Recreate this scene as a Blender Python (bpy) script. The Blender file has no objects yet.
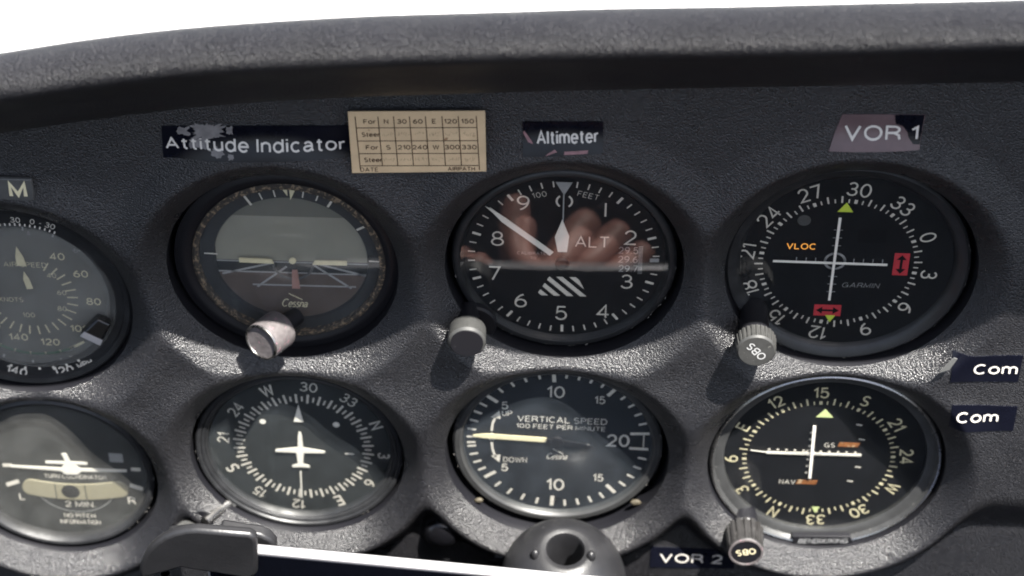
import bpy, bmesh, math, random
import numpy as np
from mathutils import Matrix, Vector, noise
random.seed(7)
sc = bpy.context.scene
COL = sc.collection
S = 0.001                                   # everything below is in millimetres: x right, y up the panel, z out towards the pilot
def W(x, y, z): return (x*S, -z*S, y*S)
R = math.radians

# ------------------------------------------------------------------ materials
def mat(name, base=(0.5,)*3, rough=0.5, metal=0.0, spec=0.5, bump=None, var=0.0, vscale=300, rvar=0.0, emit=None, coat=0.0, speck=None):
    m = bpy.data.materials.new(name); m.use_nodes = True
    nt = m.node_tree; N = nt.nodes; L = nt.links
    b = N['Principled BSDF']
    b.inputs['Base Color'].default_value = (*base, 1); b.inputs['Roughness'].default_value = rough
    b.inputs['Metallic'].default_value = metal; b.inputs['Specular IOR Level'].default_value = spec
    b.inputs['Coat Weight'].default_value = coat
    tc = N.new('ShaderNodeTexCoord')
    def nz(scale, detail=4, rough_=0.6):
        n = N.new('ShaderNodeTexNoise'); n.inputs['Scale'].default_value = scale
        n.inputs['Detail'].default_value = detail; n.inputs['Roughness'].default_value = rough_
        L.new(tc.outputs['Object'], n.inputs['Vector']); return n
    col = None
    if var:
        n = nz(vscale); mr = N.new('ShaderNodeMapRange')
        mr.inputs[1].default_value = 0.25; mr.inputs[2].default_value = 0.75
        mr.inputs[3].default_value = 1-var; mr.inputs[4].default_value = 1+var
        L.new(n.outputs['Fac'], mr.inputs[0])
        mx = N.new('ShaderNodeMix'); mx.data_type = 'RGBA'; mx.blend_type = 'MULTIPLY'; mx.inputs[0].default_value = 1
        mx.inputs[6].default_value = (*base, 1); L.new(mr.outputs[0], mx.inputs[7]); col = mx.outputs[2]
    if speck:                                # (colour, scale, threshold): dust, chips, flecks
        n = nz(speck[1], 3, 0.7); cr = N.new('ShaderNodeMapRange')
        cr.inputs[1].default_value = speck[2]; cr.inputs[2].default_value = speck[2]+(speck[3] if len(speck) > 3 else 0.05)
        L.new(n.outputs['Fac'], cr.inputs[0])
        mx = N.new('ShaderNodeMix'); mx.data_type = 'RGBA'
        L.new(cr.outputs[0], mx.inputs[0])
        if col: L.new(col, mx.inputs[6])
        else: mx.inputs[6].default_value = (*base, 1)
        mx.inputs[7].default_value = (*speck[0], 1); col = mx.outputs[2]
    if col: L.new(col, b.inputs['Base Color'])
    if rvar:
        n = nz(vscale*0.7, 5); mr = N.new('ShaderNodeMapRange')
        mr.inputs[1].default_value = 0.3; mr.inputs[2].default_value = 0.7
        mr.inputs[3].default_value = max(0.02, rough-rvar); mr.inputs[4].default_value = min(1, rough+rvar)
        L.new(n.outputs['Fac'], mr.inputs[0]); L.new(mr.outputs[0], b.inputs['Roughness'])
    if bump:                                 # (scale, strength, distance m, kind)
        sc_, st, di, kind = bump
        if kind == 'leather':
            w = nz(sc_*0.6, 2); vm = N.new('ShaderNodeVectorMath'); vm.operation = 'MULTIPLY_ADD'
            L.new(w.outputs['Color'], vm.inputs[0]); vm.inputs[1].default_value = (0.0005,)*3; L.new(tc.outputs['Object'], vm.inputs[2])
            v = N.new('ShaderNodeTexVoronoi'); v.feature = 'SMOOTH_F1'; v.inputs['Scale'].default_value = sc_
            v.inputs['Smoothness'].default_value = 0.6
            mpv = N.new('ShaderNodeMapping'); mpv.inputs['Scale'].default_value = (0.8, 1, 1.1)
            L.new(vm.outputs[0], mpv.inputs[0]); L.new(mpv.outputs[0], v.inputs['Vector'])
            n2 = nz(sc_*2.1, 3); ma = N.new('ShaderNodeMath'); ma.operation = 'MULTIPLY_ADD'
            L.new(n2.outputs['Fac'], ma.inputs[0]); ma.inputs[1].default_value = 0.5; L.new(v.outputs['Distance'], ma.inputs[2])
            h = ma.outputs[0]
        else:
            h = nz(sc_, 4).outputs['Fac']
        bp = N.new('ShaderNodeBump'); bp.inputs['Strength'].default_value = st; bp.inputs['Distance'].default_value = di
        bp.invert = kind == 'leather'
        L.new(h, bp.inputs['Height']); L.new(bp.outputs[0], b.inputs['Normal'])
    if emit:
        b.inputs['Emission Color'].default_value = (*emit[0], 1); b.inputs['Emission Strength'].default_value = emit[1]
    return m

def glass_mat(name, dust=0.03, rough=0.02, tint=0.95, col=(0.56, 0.64, 0.72)):
    m = bpy.data.materials.new(name); m.use_nodes = True
    nt = m.node_tree; N = nt.nodes; L = nt.links; N.clear()
    out = N.new('ShaderNodeOutputMaterial')
    t = N.new('ShaderNodeBsdfTransparent'); t.inputs[0].default_value = (tint, tint, tint*0.99, 1)
    g = N.new('ShaderNodeBsdfGlossy'); g.inputs['Roughness'].default_value = rough
    ge = N.new('ShaderNodeNewGeometry')       # Schlick reflectance, the same for either face of the pane
    def mth(op, a, b_=None):
        q = N.new('ShaderNodeMath'); q.operation = op
        for i, v in enumerate((a, b_)):
            if v is None: continue
            if isinstance(v, float): q.inputs[i].default_value = v
            else: L.new(v, q.inputs[i])
        return q.outputs[0]
    dt = N.new('ShaderNodeVectorMath'); dt.operation = 'DOT_PRODUCT'; L.new(ge.outputs['Normal'], dt.inputs[0]); L.new(ge.outputs['Incoming'], dt.inputs[1])
    fres = mth('ADD', mth('MULTIPLY', mth('POWER', mth('SUBTRACT', 1.0, mth('ABSOLUTE', dt.outputs['Value'])), 5.0), 0.96), 0.04)
    d = N.new('ShaderNodeBsdfDiffuse'); d.inputs[0].default_value = (*col, 1)
    tc = N.new('ShaderNodeTexCoord'); n = N.new('ShaderNodeTexNoise'); n.inputs['Scale'].default_value = 90; n.inputs['Detail'].default_value = 8
    n.inputs['Roughness'].default_value = 0.7
    L.new(tc.outputs['Object'], n.inputs[0])
    mr = N.new('ShaderNodeMapRange'); mr.inputs[1].default_value = 0.3; mr.inputs[2].default_value = 0.75
    mr.inputs[3].default_value = dust*0.5; mr.inputs[4].default_value = dust*1.5; L.new(n.outputs['Fac'], mr.inputs[0])
    m1 = N.new('ShaderNodeMixShader'); L.new(mr.outputs[0], m1.inputs[0]); L.new(t.outputs[0], m1.inputs[1]); L.new(d.outputs[0], m1.inputs[2])
    m2 = N.new('ShaderNodeMixShader'); L.new(fres, m2.inputs[0]); L.new(m1.outputs[0], m2.inputs[1]); L.new(g.outputs[0], m2.inputs[2])
    L.new(m2.outputs[0], out.inputs[0]); return m

M = {}
M['panel'] = mat('panel_plastic', (0.0115, 0.0113, 0.013), 0.31, spec=0.78, bump=(2100, 0.58, 0.0008, 'leather'), var=0.2, vscale=60, rvar=0.08, speck=((0.05, 0.048, 0.051), 1700, 0.57, 0.13))
M['shield'] = mat('glareshield_vinyl', (0.0065, 0.0065, 0.009), 0.40, spec=0.45, bump=(2000, 0.75, 0.001, 'leather'), var=0.2, vscale=50, rvar=0.08)
M['black'] = mat('black_dial_paint', (0.0065, 0.007, 0.0095), 0.55, spec=0.35, var=0.25, vscale=120, speck=((0.05, 0.05, 0.055), 2600, 0.76))
M['bezel'] = mat('black_bezel_enamel', (0.014, 0.0145, 0.016), 0.46, spec=0.5, var=0.3, vscale=200, rvar=0.12, speck=((0.16, 0.16, 0.16), 1300, 0.74))
M['grey_bezel'] = mat('worn_grey_bezel', (0.036, 0.0365, 0.037), 0.42, metal=0.15, var=0.25, vscale=160, rvar=0.12, speck=((0.25, 0.25, 0.25), 1600, 0.73))
M['case'] = mat('case_black', (0.006, 0.006, 0.008), 0.5, spec=0.3, speck=((0.1, 0.1, 0.1), 700, 0.74))
M['white'] = mat('dial_white_ink', (0.68, 0.64, 0.57), 0.6, spec=0.2, var=0.1, vscale=900)
M['grey_ink'] = mat('dial_grey_ink', (0.34, 0.34, 0.34), 0.6, spec=0.2, var=0.12, vscale=900)
M['cream'] = mat('lume_cream', (0.74, 0.67, 0.45), 0.6, spec=0.2, var=0.1, vscale=400)
M['pale'] = mat('pointer_white', (0.8, 0.77, 0.7), 0.5, spec=0.3, var=0.06, vscale=300)
M['glass'] = glass_mat('cover_glass', 0.003)
M['dusty'] = glass_mat('dusty_cover_glass', 0.014)
M['tc_glass'] = glass_mat('hazy_level_glass', 0.04, 0.03, col=(0.6, 0.6, 0.58)); M['vsi_glass'] = glass_mat('blue_cast_glass', 0.019, 0.02, col=(0.52, 0.62, 0.74))
M['hazy'] = glass_mat('hazy_cover_glass', 0.10, 0.05, col=(0.60, 0.60, 0.57))
M['worn_glass'] = glass_mat('scuffed_cover_glass', 0.022, 0.04)
M['steel'] = mat('brushed_steel', (0.42, 0.41, 0.40), 0.3, metal=1, var=0.15, vscale=400, rvar=0.1)
M['knob_silver'] = mat('worn_silver_knob', (0.105, 0.094, 0.095), 0.5, metal=0.2, bump=(500, 0.5, 0.0003, 'n'), var=0.3, vscale=500, rvar=0.15, speck=((0.2, 0.12, 0.14), 420, 0.6))
M['knob_grey'] = mat('grey_knob_plastic', (0.035, 0.035, 0.034), 0.5, var=0.2, vscale=400, rvar=0.1, speck=((0.15, 0.15, 0.14), 900, 0.68))
M['knob_dark'] = mat('dark_knob_plastic', (0.022, 0.021, 0.021), 0.42, var=0.3, vscale=300, rvar=0.12, speck=((0.25, 0.24, 0.22), 900, 0.68))
M['tape'] = mat('navy_label_tape', (0.004, 0.0045, 0.009), 0.3, spec=0.35, var=0.2, vscale=100, rvar=0.1)
M['tape_reflect'] = mat('painted_reflection_tape', (0.14, 0.095, 0.10), 0.4, var=0.22, vscale=110, rvar=0.1)  # a hand's pinkish reflection on dark glossy tape, painted into the base colour
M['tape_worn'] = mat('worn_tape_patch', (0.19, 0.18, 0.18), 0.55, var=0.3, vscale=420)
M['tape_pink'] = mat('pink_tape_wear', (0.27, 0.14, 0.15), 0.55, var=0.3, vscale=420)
M['ink'] = mat('label_white_ink', (0.70, 0.66, 0.61), 0.55, spec=0.3, var=0.1, vscale=700)
M['card'] = mat('aged_card', (0.66, 0.49, 0.30), 0.75, spec=0.2, var=0.13, vscale=110, speck=((0.36, 0.22, 0.12), 190, 0.68))
M['card_ink'] = mat('brown_card_ink', (0.055, 0.028, 0.018), 0.8, spec=0.1, var=0.35, vscale=1200)
M['pencil'] = mat('faint_pencil', (0.40, 0.29, 0.18), 0.8, spec=0.1, var=0.2, vscale=900)
M['red'] = mat('flag_red', (0.55, 0.045, 0.06), 0.55, var=0.12, vscale=300)
M['lime'] = mat('index_lime', (0.62, 0.75, 0.08), 0.55)
M['palelime'] = mat('index_pale_lime', (0.62, 0.70, 0.33), 0.55)
M['orange'] = mat('flag_orange', (0.26, 0.10, 0.035), 0.5, var=0.5, vscale=420, speck=((0.5, 0.36, 0.22), 300, 0.58))
M['vloc'] = mat('lit_annunciator', (0.5, 0.25, 0.05), 0.5, emit=((1.0, 0.42, 0.08), 0.16))
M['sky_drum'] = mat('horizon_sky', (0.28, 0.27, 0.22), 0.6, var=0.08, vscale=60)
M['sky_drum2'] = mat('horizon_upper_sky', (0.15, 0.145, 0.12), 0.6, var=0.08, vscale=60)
M['ground_drum'] = mat('horizon_ground', (0.095, 0.07, 0.058), 0.6, var=0.15, vscale=90)
M['mask'] = mat('horizon_mask', (0.02, 0.0195, 0.02), 0.55, var=0.12, vscale=90)
M['cork'] = mat('crumbling_gasket', (0.03, 0.025, 0.02), 0.85, bump=(900, 1, 0.0006, 'n'), speck=((0.19, 0.14, 0.09), 700, 0.53))
M['pinkstem'] = mat('faded_pink', (0.36, 0.20, 0.17), 0.6)
M['olive'] = mat('aged_dial_grey', (0.085, 0.085, 0.08), 0.6, var=0.12, vscale=70)
M['dkdial'] = mat('charcoal_dial', (0.016, 0.018, 0.0185), 0.55, var=0.15, vscale=90)
M['green'] = mat('arc_green', (0.03, 0.11, 0.06), 0.6)
M['tube'] = mat('inclinometer_fluid', (0.30, 0.275, 0.19), 0.25, var=0.08, vscale=120, coat=0.6)
M['brass'] = mat('old_brass', (0.055, 0.046, 0.03), 0.6, metal=0.2, bump=(700, 1, 0.0005, 'n'), var=0.3, vscale=400)
M['rubber'] = mat('black_rubber', (0.012, 0.012, 0.0135), 0.42, bump=(700, 0.2, 0.0003, 'n'), var=0.2, vscale=150, rvar=0.1, speck=((0.15, 0.15, 0.15), 900, 0.74))
M['gloss'] = mat('gloss_black_plastic', (0.004, 0.004, 0.005), 0.16, var=0.2, vscale=150, rvar=0.06)
M['clip'] = mat('clip_black_plastic', (0.015, 0.015, 0.0165), 0.42, bump=(900, 0.25, 0.0003, 'n'), var=0.15, vscale=90, rvar=0.08)
M['alu'] = mat('tablet_aluminium', (0.30, 0.295, 0.305), 0.3, metal=0.3, var=0.1, vscale=60, rvar=0.08)
M['screen'] = mat('tablet_screen_glass', (0.003, 0.0035, 0.006), 0.08, spec=0.6, rvar=0.03)
M['plate'] = mat('plate_grey', (0.085, 0.086, 0.085), 0.45, var=0.2, vscale=250, rvar=0.1)
M['cowl'] = mat('white_aircraft_paint', (0.8, 0.8, 0.8), 0.35, var=0.03, vscale=3)

# ------------------------------------------------------------------ mesh builder
# a plain single-stroke alphabet like the engraved lettering on the dials: (width, strokes); an arc is ('a', cx, cy, rx, ry, from, to)
def _rot(g): return (g[0], [[(g[0]-q[0], 1-q[1]) if q[0] != 'a' else ('a', g[0]-q[1], 1-q[2], q[3], q[4], q[5]+180, q[6]+180) for q in st] for st in g[1]])
G = {
'0': (.62, [[('a', .31, .5, .31, .5, 90, 450)]]), '1': (.26, [[(0, .74), (.24, .99), (.24, 0)]]), '|': (.04, [[(.02, 1), (.02, 0)]]),
'2': (.62, [[('a', .31, .70, .28, .30, 168, -38), (.02, 0), (.62, 0)]]),
'3': (.6, [[('a', .29, .755, .25, .245, 160, -90), (.2, .51)], [('a', .29, .265, .3, .265, 88, -160)]]),
'4': (.64, [[(.46, 0), (.46, 1), (0, .27), (.64, .27)]]),
'5': (.6, [[(.55, 1), (.12, 1), (.06, .52), ('a', .29, .32, .30, .33, 128, -158)]]),
'6': (.62, [[('a', .31, .29, .30, .29, 90, 450)], [('a', .62, .29, .61, .71, 104, 178)]]),
'7': (.6, [[(0, 1), (.6, 1), (.2, 0)]]), '8': (.62, [[('a', .31, .755, .25, .245, 90, 450)], [('a', .31, .26, .31, .26, 90, 450)]]),
'A': (.74, [[(0, 0), (.37, 1), (.74, 0)], [(.13, .32), (.61, .32)]]),
'B': (.6, [[(0, 0), (0, 1), (.3, 1), ('a', .3, .765, .26, .235, 88, -88), (0.02, .53)], [(.3, .53), ('a', .31, .265, .29, .265, 88, -88), (0.02, 0)]]),
'C': (.7, [[('a', .38, .5, .38, .5, 48, 312)]]), 'D': (.65, [[(.3, 0), (0, 0), (0, 1), (.3, 1), ('a', .3, .5, .35, .5, 88, -88), (.28, 0)]]),
'E': (.56, [[(.55, 1), (0, 1), (0, 0), (.56, 0)], [(0, .52), (.48, .52)]]), 'F': (.54, [[(.54, 1), (0, 1), (0, 0)], [(0, .51), (.46, .51)]]),
'G': (.76, [[('a', .39, .5, .39, .5, 50, 340)], [(.42, .45), (.76, .45), (.76, 0)]]), 'H': (.62, [[(0, 0), (0, 1)], [(.62, 0), (.62, 1)], [(0, .52), (.62, .52)]]),
'I': (.04, [[(.02, 0), (.02, 1)]]), 'K': (.62, [[(0, 0), (0, 1)], [(.58, 1), (0, .38)], [(.2, .58), (.62, 0)]]), 'L': (.52, [[(0, 1), (0, 0), (.52, 0)]]),
'M': (.76, [[(0, 0), (0, 1), (.38, .12), (.76, 1), (.76, 0)]]), 'N': (.62, [[(0, 0), (0, 1), (.62, 0), (.62, 1)]]),
'O': (.78, [[('a', .39, .5, .39, .5, 90, 450)]]), 'P': (.58, [[(0, 0), (0, 1), (.3, 1), ('a', .3, .74, .28, .26, 88, -88), (.02, .48)]]),
'R': (.64, [[(0, 0), (0, 1), (.32, 1), ('a', .34, .745, .27, .255, 88, -88), (.02, .49)], [(.36, .49), (.6, .3), (.64, 0)]]),
'S': (.6, [[('a', .30, .745, .27, .255, 44, 264), ('a', .30, .255, .30, .255, 84, -138)]]), 'T': (.64, [[(0, 1), (.64, 1)], [(.32, 1), (.32, 0)]]),
'U': (.62, [[(0, 1), (0, .34), ('a', .31, .33, .31, .33, 180, 360), (.62, 1)]]), 'V': (.7, [[(0, 1), (.35, 0), (.7, 1)]]),
'W': (.96, [[(0, 1), (.24, 0), (.48, .94), (.72, 0), (.96, 1)]]), 'X': (.64, [[(0, 0), (.64, 1)], [(0, 1), (.64, 0)]]),
'/': (.36, [[(0, -.05), (.36, 1.05)]]), '.': (.06, [[(.03, 0), (.03, .1)]]), '-': (.3, [[(0, .45), (.3, .45)]]), ',': (.06, [[(.03, .08), (0, -.14)]]),
'a': (.56, [[('a', .27, .46, .23, .26, 155, 4), (.50, .14), (.57, 0)], [(.5, .42), (.22, .38), ('a', .22, .19, .2, .19, 92, 268), (.34, .03), (.5, .2)]]),
'c': (.52, [[('a', .28, .36, .28, .36, 48, 312)]]), 'd': (.56, [[('a', .28, .36, .28, .36, 10, 350)], [(.56, 0), (.56, 1)]]),
'e': (.58, [[(.02, .37), (.57, .37), ('a', .29, .36, .28, .36, 8, 322)]]), 'i': (.04, [[(.02, 0), (.02, .72)], [(.02, .88), (.02, 1)]]), 'l': (.04, [[(.02, 0), (.02, 1)]]),
'm': (.88, [[(0, 0), (0, .72)], [(0, .4), ('a', .22, .46, .22, .26, 180, 0), (.44, 0)], [(.44, .4), ('a', .66, .46, .22, .26, 180, 0), (.88, 0)]]),
'n': (.5, [[(0, 0), (0, .72)], [(0, .4), ('a', .25, .46, .25, .26, 180, 0), (.5, 0)]]), 'o': (.6, [[('a', .3, .36, .3, .36, 90, 450)]]),
'r': (.3, [[(0, 0), (0, .72)], [(0, .38), ('a', .28, .40, .28, .31, 180, 84)]]), 't': (.34, [[(.15, .94), (.15, .14), ('a', .29, .14, .14, .14, 180, 285)], [(0, .7), (.33, .7)]]),
's': (.46, [[('a', .23, .54, .2, .18, 44, 264), ('a', .23, .18, .23, .18, 84, -138)]]),
'u': (.5, [[(.5, .72), (.5, 0)], [(.5, .32), ('a', .25, .26, .25, .26, 0, -180), (0, .72)]]),
}
G['9'] = _rot(G['6'])
def skeleton(t, space):
    x = 0; out = []
    for ch in t:
        if ch == ' ': x += 0.34*space; continue
        wd, sts = G[ch]
        for st in sts:
            pl = []
            for q in st:
                if q[0] == 'a':
                    n = max(3, int(abs(q[6]-q[5])/14))
                    pl += [(x+q[1]+q[3]*math.cos(R(q[5]+(q[6]-q[5])*i/n)), q[2]+q[4]*math.sin(R(q[5]+(q[6]-q[5])*i/n))) for i in range(n+1)]
                else: pl.append((x+q[0], q[1]))
            out.append(pl)
        x += wd+0.26*space
    return out
def ribbon(pl, w):
    P = [pl[0]]
    for q in pl[1:]:
        if math.dist(q, P[-1]) > 1e-4: P.append(q)
    closed = math.dist(P[0], P[-1]) < 1e-3 and len(P) > 3
    if closed: P.pop()
    n = len(P); a = []; b = []
    for i in range(n):
        p0 = P[i-1] if (i or closed) else None; p1 = P[(i+1) % n] if (i < n-1 or closed) else None
        d0 = Vector((P[i][0]-p0[0], P[i][1]-p0[1])).normalized() if p0 else None
        d1 = Vector((p1[0]-P[i][0], p1[1]-P[i][1])).normalized() if p1 else None
        if d0 is None: d0 = d1
        if d1 is None: d1 = d0
        nrm = Vector((-d0.y-d1.y, d0.x+d1.x))
        nrm = nrm.normalized() if nrm.length > 1e-6 else Vector((-d0.y, d0.x))
        k = w/2/max(0.45, nrm.dot(Vector((-d0.y, d0.x))))
        a.append((P[i][0]+nrm.x*k, P[i][1]+nrm.y*k)); b.append((P[i][0]-nrm.x*k, P[i][1]-nrm.y*k))
    fs = [(i, n+i, n+(i+1) % n, (i+1) % n) for i in range(n if closed else n-1)]
    return a+b, fs

def clip_poly(poly, clip):
    out = list(poly)
    n = len(clip)
    for i in range(n):
        (ax, ay), (bx, by) = clip[i], clip[(i+1) % n]; inp = out; out = []
        side = lambda q: (bx-ax)*(q[1]-ay)-(by-ay)*(q[0]-ax)
        for j in range(len(inp)):
            p, q = inp[j-1], inp[j]; sp, sq = side(p), side(q)
            if sp*sq < 0:
                t = sp/(sp-sq); out.append((p[0]+t*(q[0]-p[0]), p[1]+t*(q[1]-p[1])))
            if sq >= 0: out.append(q)
    return out

class MB:
    def __init__(s): s.v = []; s.f = []; s.m = []; s.sm = []; s.k = 0
    def add(s, vs, fs, smooth=False, T=None):
        o = len(s.v)
        if T is not None: vs = [tuple(T @ Vector(v)) for v in vs]
        s.v += [tuple(v) for v in vs]; s.f += [tuple(o+i for i in f) for f in fs]
        s.m += [s.k]*len(fs); s.sm += [smooth]*len(fs); return s
    def lathe(s, prof, cx=0, cy=0, n=128, T=None, rib=None, smooth=True, a0=0, a1=360):
        vs = []; fs = []; full = abs(a1-a0) >= 360; cols = n if full else n+1
        for (r, z) in prof:
            for i in range(cols):
                a = R(a0+(a1-a0)*i/n); rr = r
                if rib and r > rib[1]*0.8 and rib[2] <= z <= rib[3]:
                    rr = r*(1+rib[4]*(1 if math.cos(a*rib[0]) > -0.1 else -1))
                vs.append((cx+rr*math.sin(a), cy+rr*math.cos(a), z))
        for j in range(len(prof)-1):
            for i in range(n):
                a = j*cols+i; b = j*cols+(i+1) % cols
                fs.append((a, a+cols, b+cols, b))
        return s.add(vs, fs, smooth, T)
    def disc(s, r, z, cx=0, cy=0, n=96, T=None):
        return s.add([(cx+r*math.sin(2*math.pi*i/n), cy+r*math.cos(2*math.pi*i/n), z) for i in range(n)], [tuple(range(n-1, -1, -1))], False, T)
    def ring(s, r0, r1, z, cx=0, cy=0, a0=0, a1=360, n=96): return s.lathe([(r1, z), (r0, z)], cx, cy, n, smooth=False, a0=a0, a1=a1)
    def poly(s, pts, z, t=0.0, T=None):
        A = sum(pts[i-1][0]*pts[i][1]-pts[i][0]*pts[i-1][1] for i in range(len(pts)))
        if A < 0: pts = pts[::-1]
        n = len(pts)
        if t == 0: return s.add([(x, y, z) for x, y in pts], [tuple(range(n))], False, T)
        vs = [(x, y, z) for x, y in pts]+[(x, y, z+t) for x, y in pts]
        fs = [tuple(range(n, 2*n)), tuple(range(n-1, -1, -1))]+[(i, (i+1) % n, n+(i+1) % n, n+i) for i in range(n)]
        return s.add(vs, fs, False, T)
    def bar(s, x0, y0, x1, y1, w, z, t=0.0, w1=None):
        w1 = w if w1 is None else w1
        L = math.hypot(x1-x0, y1-y0); nx, ny = -(y1-y0)/L/2, (x1-x0)/L/2
        return s.poly([(x0-nx*w, y0-ny*w), (x1-nx*w1, y1-ny*w1), (x1+nx*w1, y1+ny*w1), (x0+nx*w, y0+ny*w)], z, t)
    def tick(s, ang, r0, r1, w, z, cx=0, cy=0):
        a = R(ang); return s.bar(cx+r0*math.sin(a), cy+r0*math.cos(a), cx+r1*math.sin(a), cy+r1*math.cos(a), w, z)
    def text(s, t, x, y, h, z, rot=0, sx=1.0, bold=0.0, width=None, shear=0, space=1.0, fn=None):
        sk = skeleton(t, space); wt = (0.125+bold*2.2)*h*(0.86 if h < 2.7 else 1)
        x0 = min(q[0] for pl in sk for q in pl); x1 = max(q[0] for pl in sk for q in pl)
        kx = (width-wt)/max(1e-6, x1-x0) if width else h*sx
        kh = h-wt*0.7; c, sn = math.cos(R(rot)), math.sin(R(rot))
        for i, pl in enumerate(sk):
            vs, fs = ribbon([((q[0]-(x0+x1)/2)*kx+shear*(q[1]-.5)*kh, (q[1]-0.5)*kh) for q in pl], wt)
            out = []
            for u, w in vs:
                X, Y = x+u*c-w*sn, y+u*sn+w*c; zz = z+0.008*(i % 3)
                out.append((X, Y, fn(X, Y)+zz if fn else zz))
            s.add(out, fs)
        return s
    def box(s, x0, x1, y0, y1, z0, z1, T=None): return s.poly([(x0, y0), (x1, y0), (x1, y1), (x0, y1)], z0, z1-z0, T)
    def ball(s, cx, cy, cz, r, sq=(1, 1, 1), nu=48, nv=24, T=None):
        vs = []; fs = []
        for j in range(nv+1):
            th = math.pi*j/nv
            for i in range(nu):
                a = 2*math.pi*i/nu; vs.append((cx+r*sq[0]*math.sin(th)*math.cos(a), cy+r*sq[1]*math.sin(th)*math.sin(a), cz+r*sq[2]*math.cos(th)))
        for j in range(nv):
            for i in range(nu): a = j*nu+i; b = j*nu+(i+1) % nu; fs.append((a, a+nu, b+nu, b))
        return s.add(vs, fs, True, T)
    def build(s, name, mats, parent=None, bevel=0, T=None):
        me = bpy.data.meshes.new(name)
        vs = s.v if T is None else [tuple(T @ Vector(v)) for v in s.v]
        me.from_pydata([W(*v) for v in vs], [], s.f)
        for m in (mats if isinstance(mats, (list, tuple)) else [mats]): me.materials.append(M[m])
        me.polygons.foreach_set('material_index', s.m); me.polygons.foreach_set('use_smooth', s.sm); me.update(); me.set_sharp_from_angle(angle=R(36))
        o = bpy.data.objects.new(name, me); COL.objects.link(o)
        if parent: o.parent = parent
        if bevel:
            b = o.modifiers.new('bevel', 'BEVEL'); b.width = bevel*S; b.segments = 3; b.limit_method = 'ANGLE'; b.angle_limit = R(40)
            b.harden_normals = False
        return o

def tag(o, label, cat, group=None, kind=None):
    if kind: o['kind'] = kind
    if label: o['label'] = label
    if cat: o['category'] = cat
    if group: o['group'] = group
    return o
def thing(name, label, cat, x=0, y=0, z=0, group=None):
    o = bpy.data.objects.new(name, None); COL.objects.link(o); o.empty_display_size = 0.01
    o.location = W(x, y, z); return tag(o, label, cat, group)
def plab(o, label): o['label'] = label; return o

# ------------------------------------------------------------------ instrument panel
HOLES = [(-177, -20.5, 38.2), (-174.2, -98.6, 36.2), (-89, -2.8, 36.9), (-88.8, -84.6, 36.6), (0.3, 1.2, 37.7), (-0.6, -80.9, 37.8), (90.0, 2.6, 39.4), (90.0, -81.2, 39.9)]
RIM = 6.0
def sstep(a, b, x): t = np.clip((x-a)/(b-a), 0, 1); return t*t*(3-2*t)
def panel_z(x, y):
    x = np.asarray(x, float); y = np.asarray(y, float)
    d = np.stack([np.hypot(x-h[0], y-h[1])-h[2] for h in HOLES])
    k = 2.2
    dm = -k*np.log(np.exp(-np.clip(d, -5, 80)/k).sum(0)); dm = np.maximum(dm, 0)
    rise = 1-(1-np.clip(dm/9.5, 0, 1))**1.5
    low = sstep(-86, -108, y); top = sstep(10, 34, y)
    fall = 1-sstep(7.5-low, 20-5.5*low, dm)*(0.12+0.80*low+0.35*top*(1-low))
    return RIM+7.6*rise*fall
def pz(x, y): return float(panel_z(np.array([x]), np.array([y]))[0])

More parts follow.
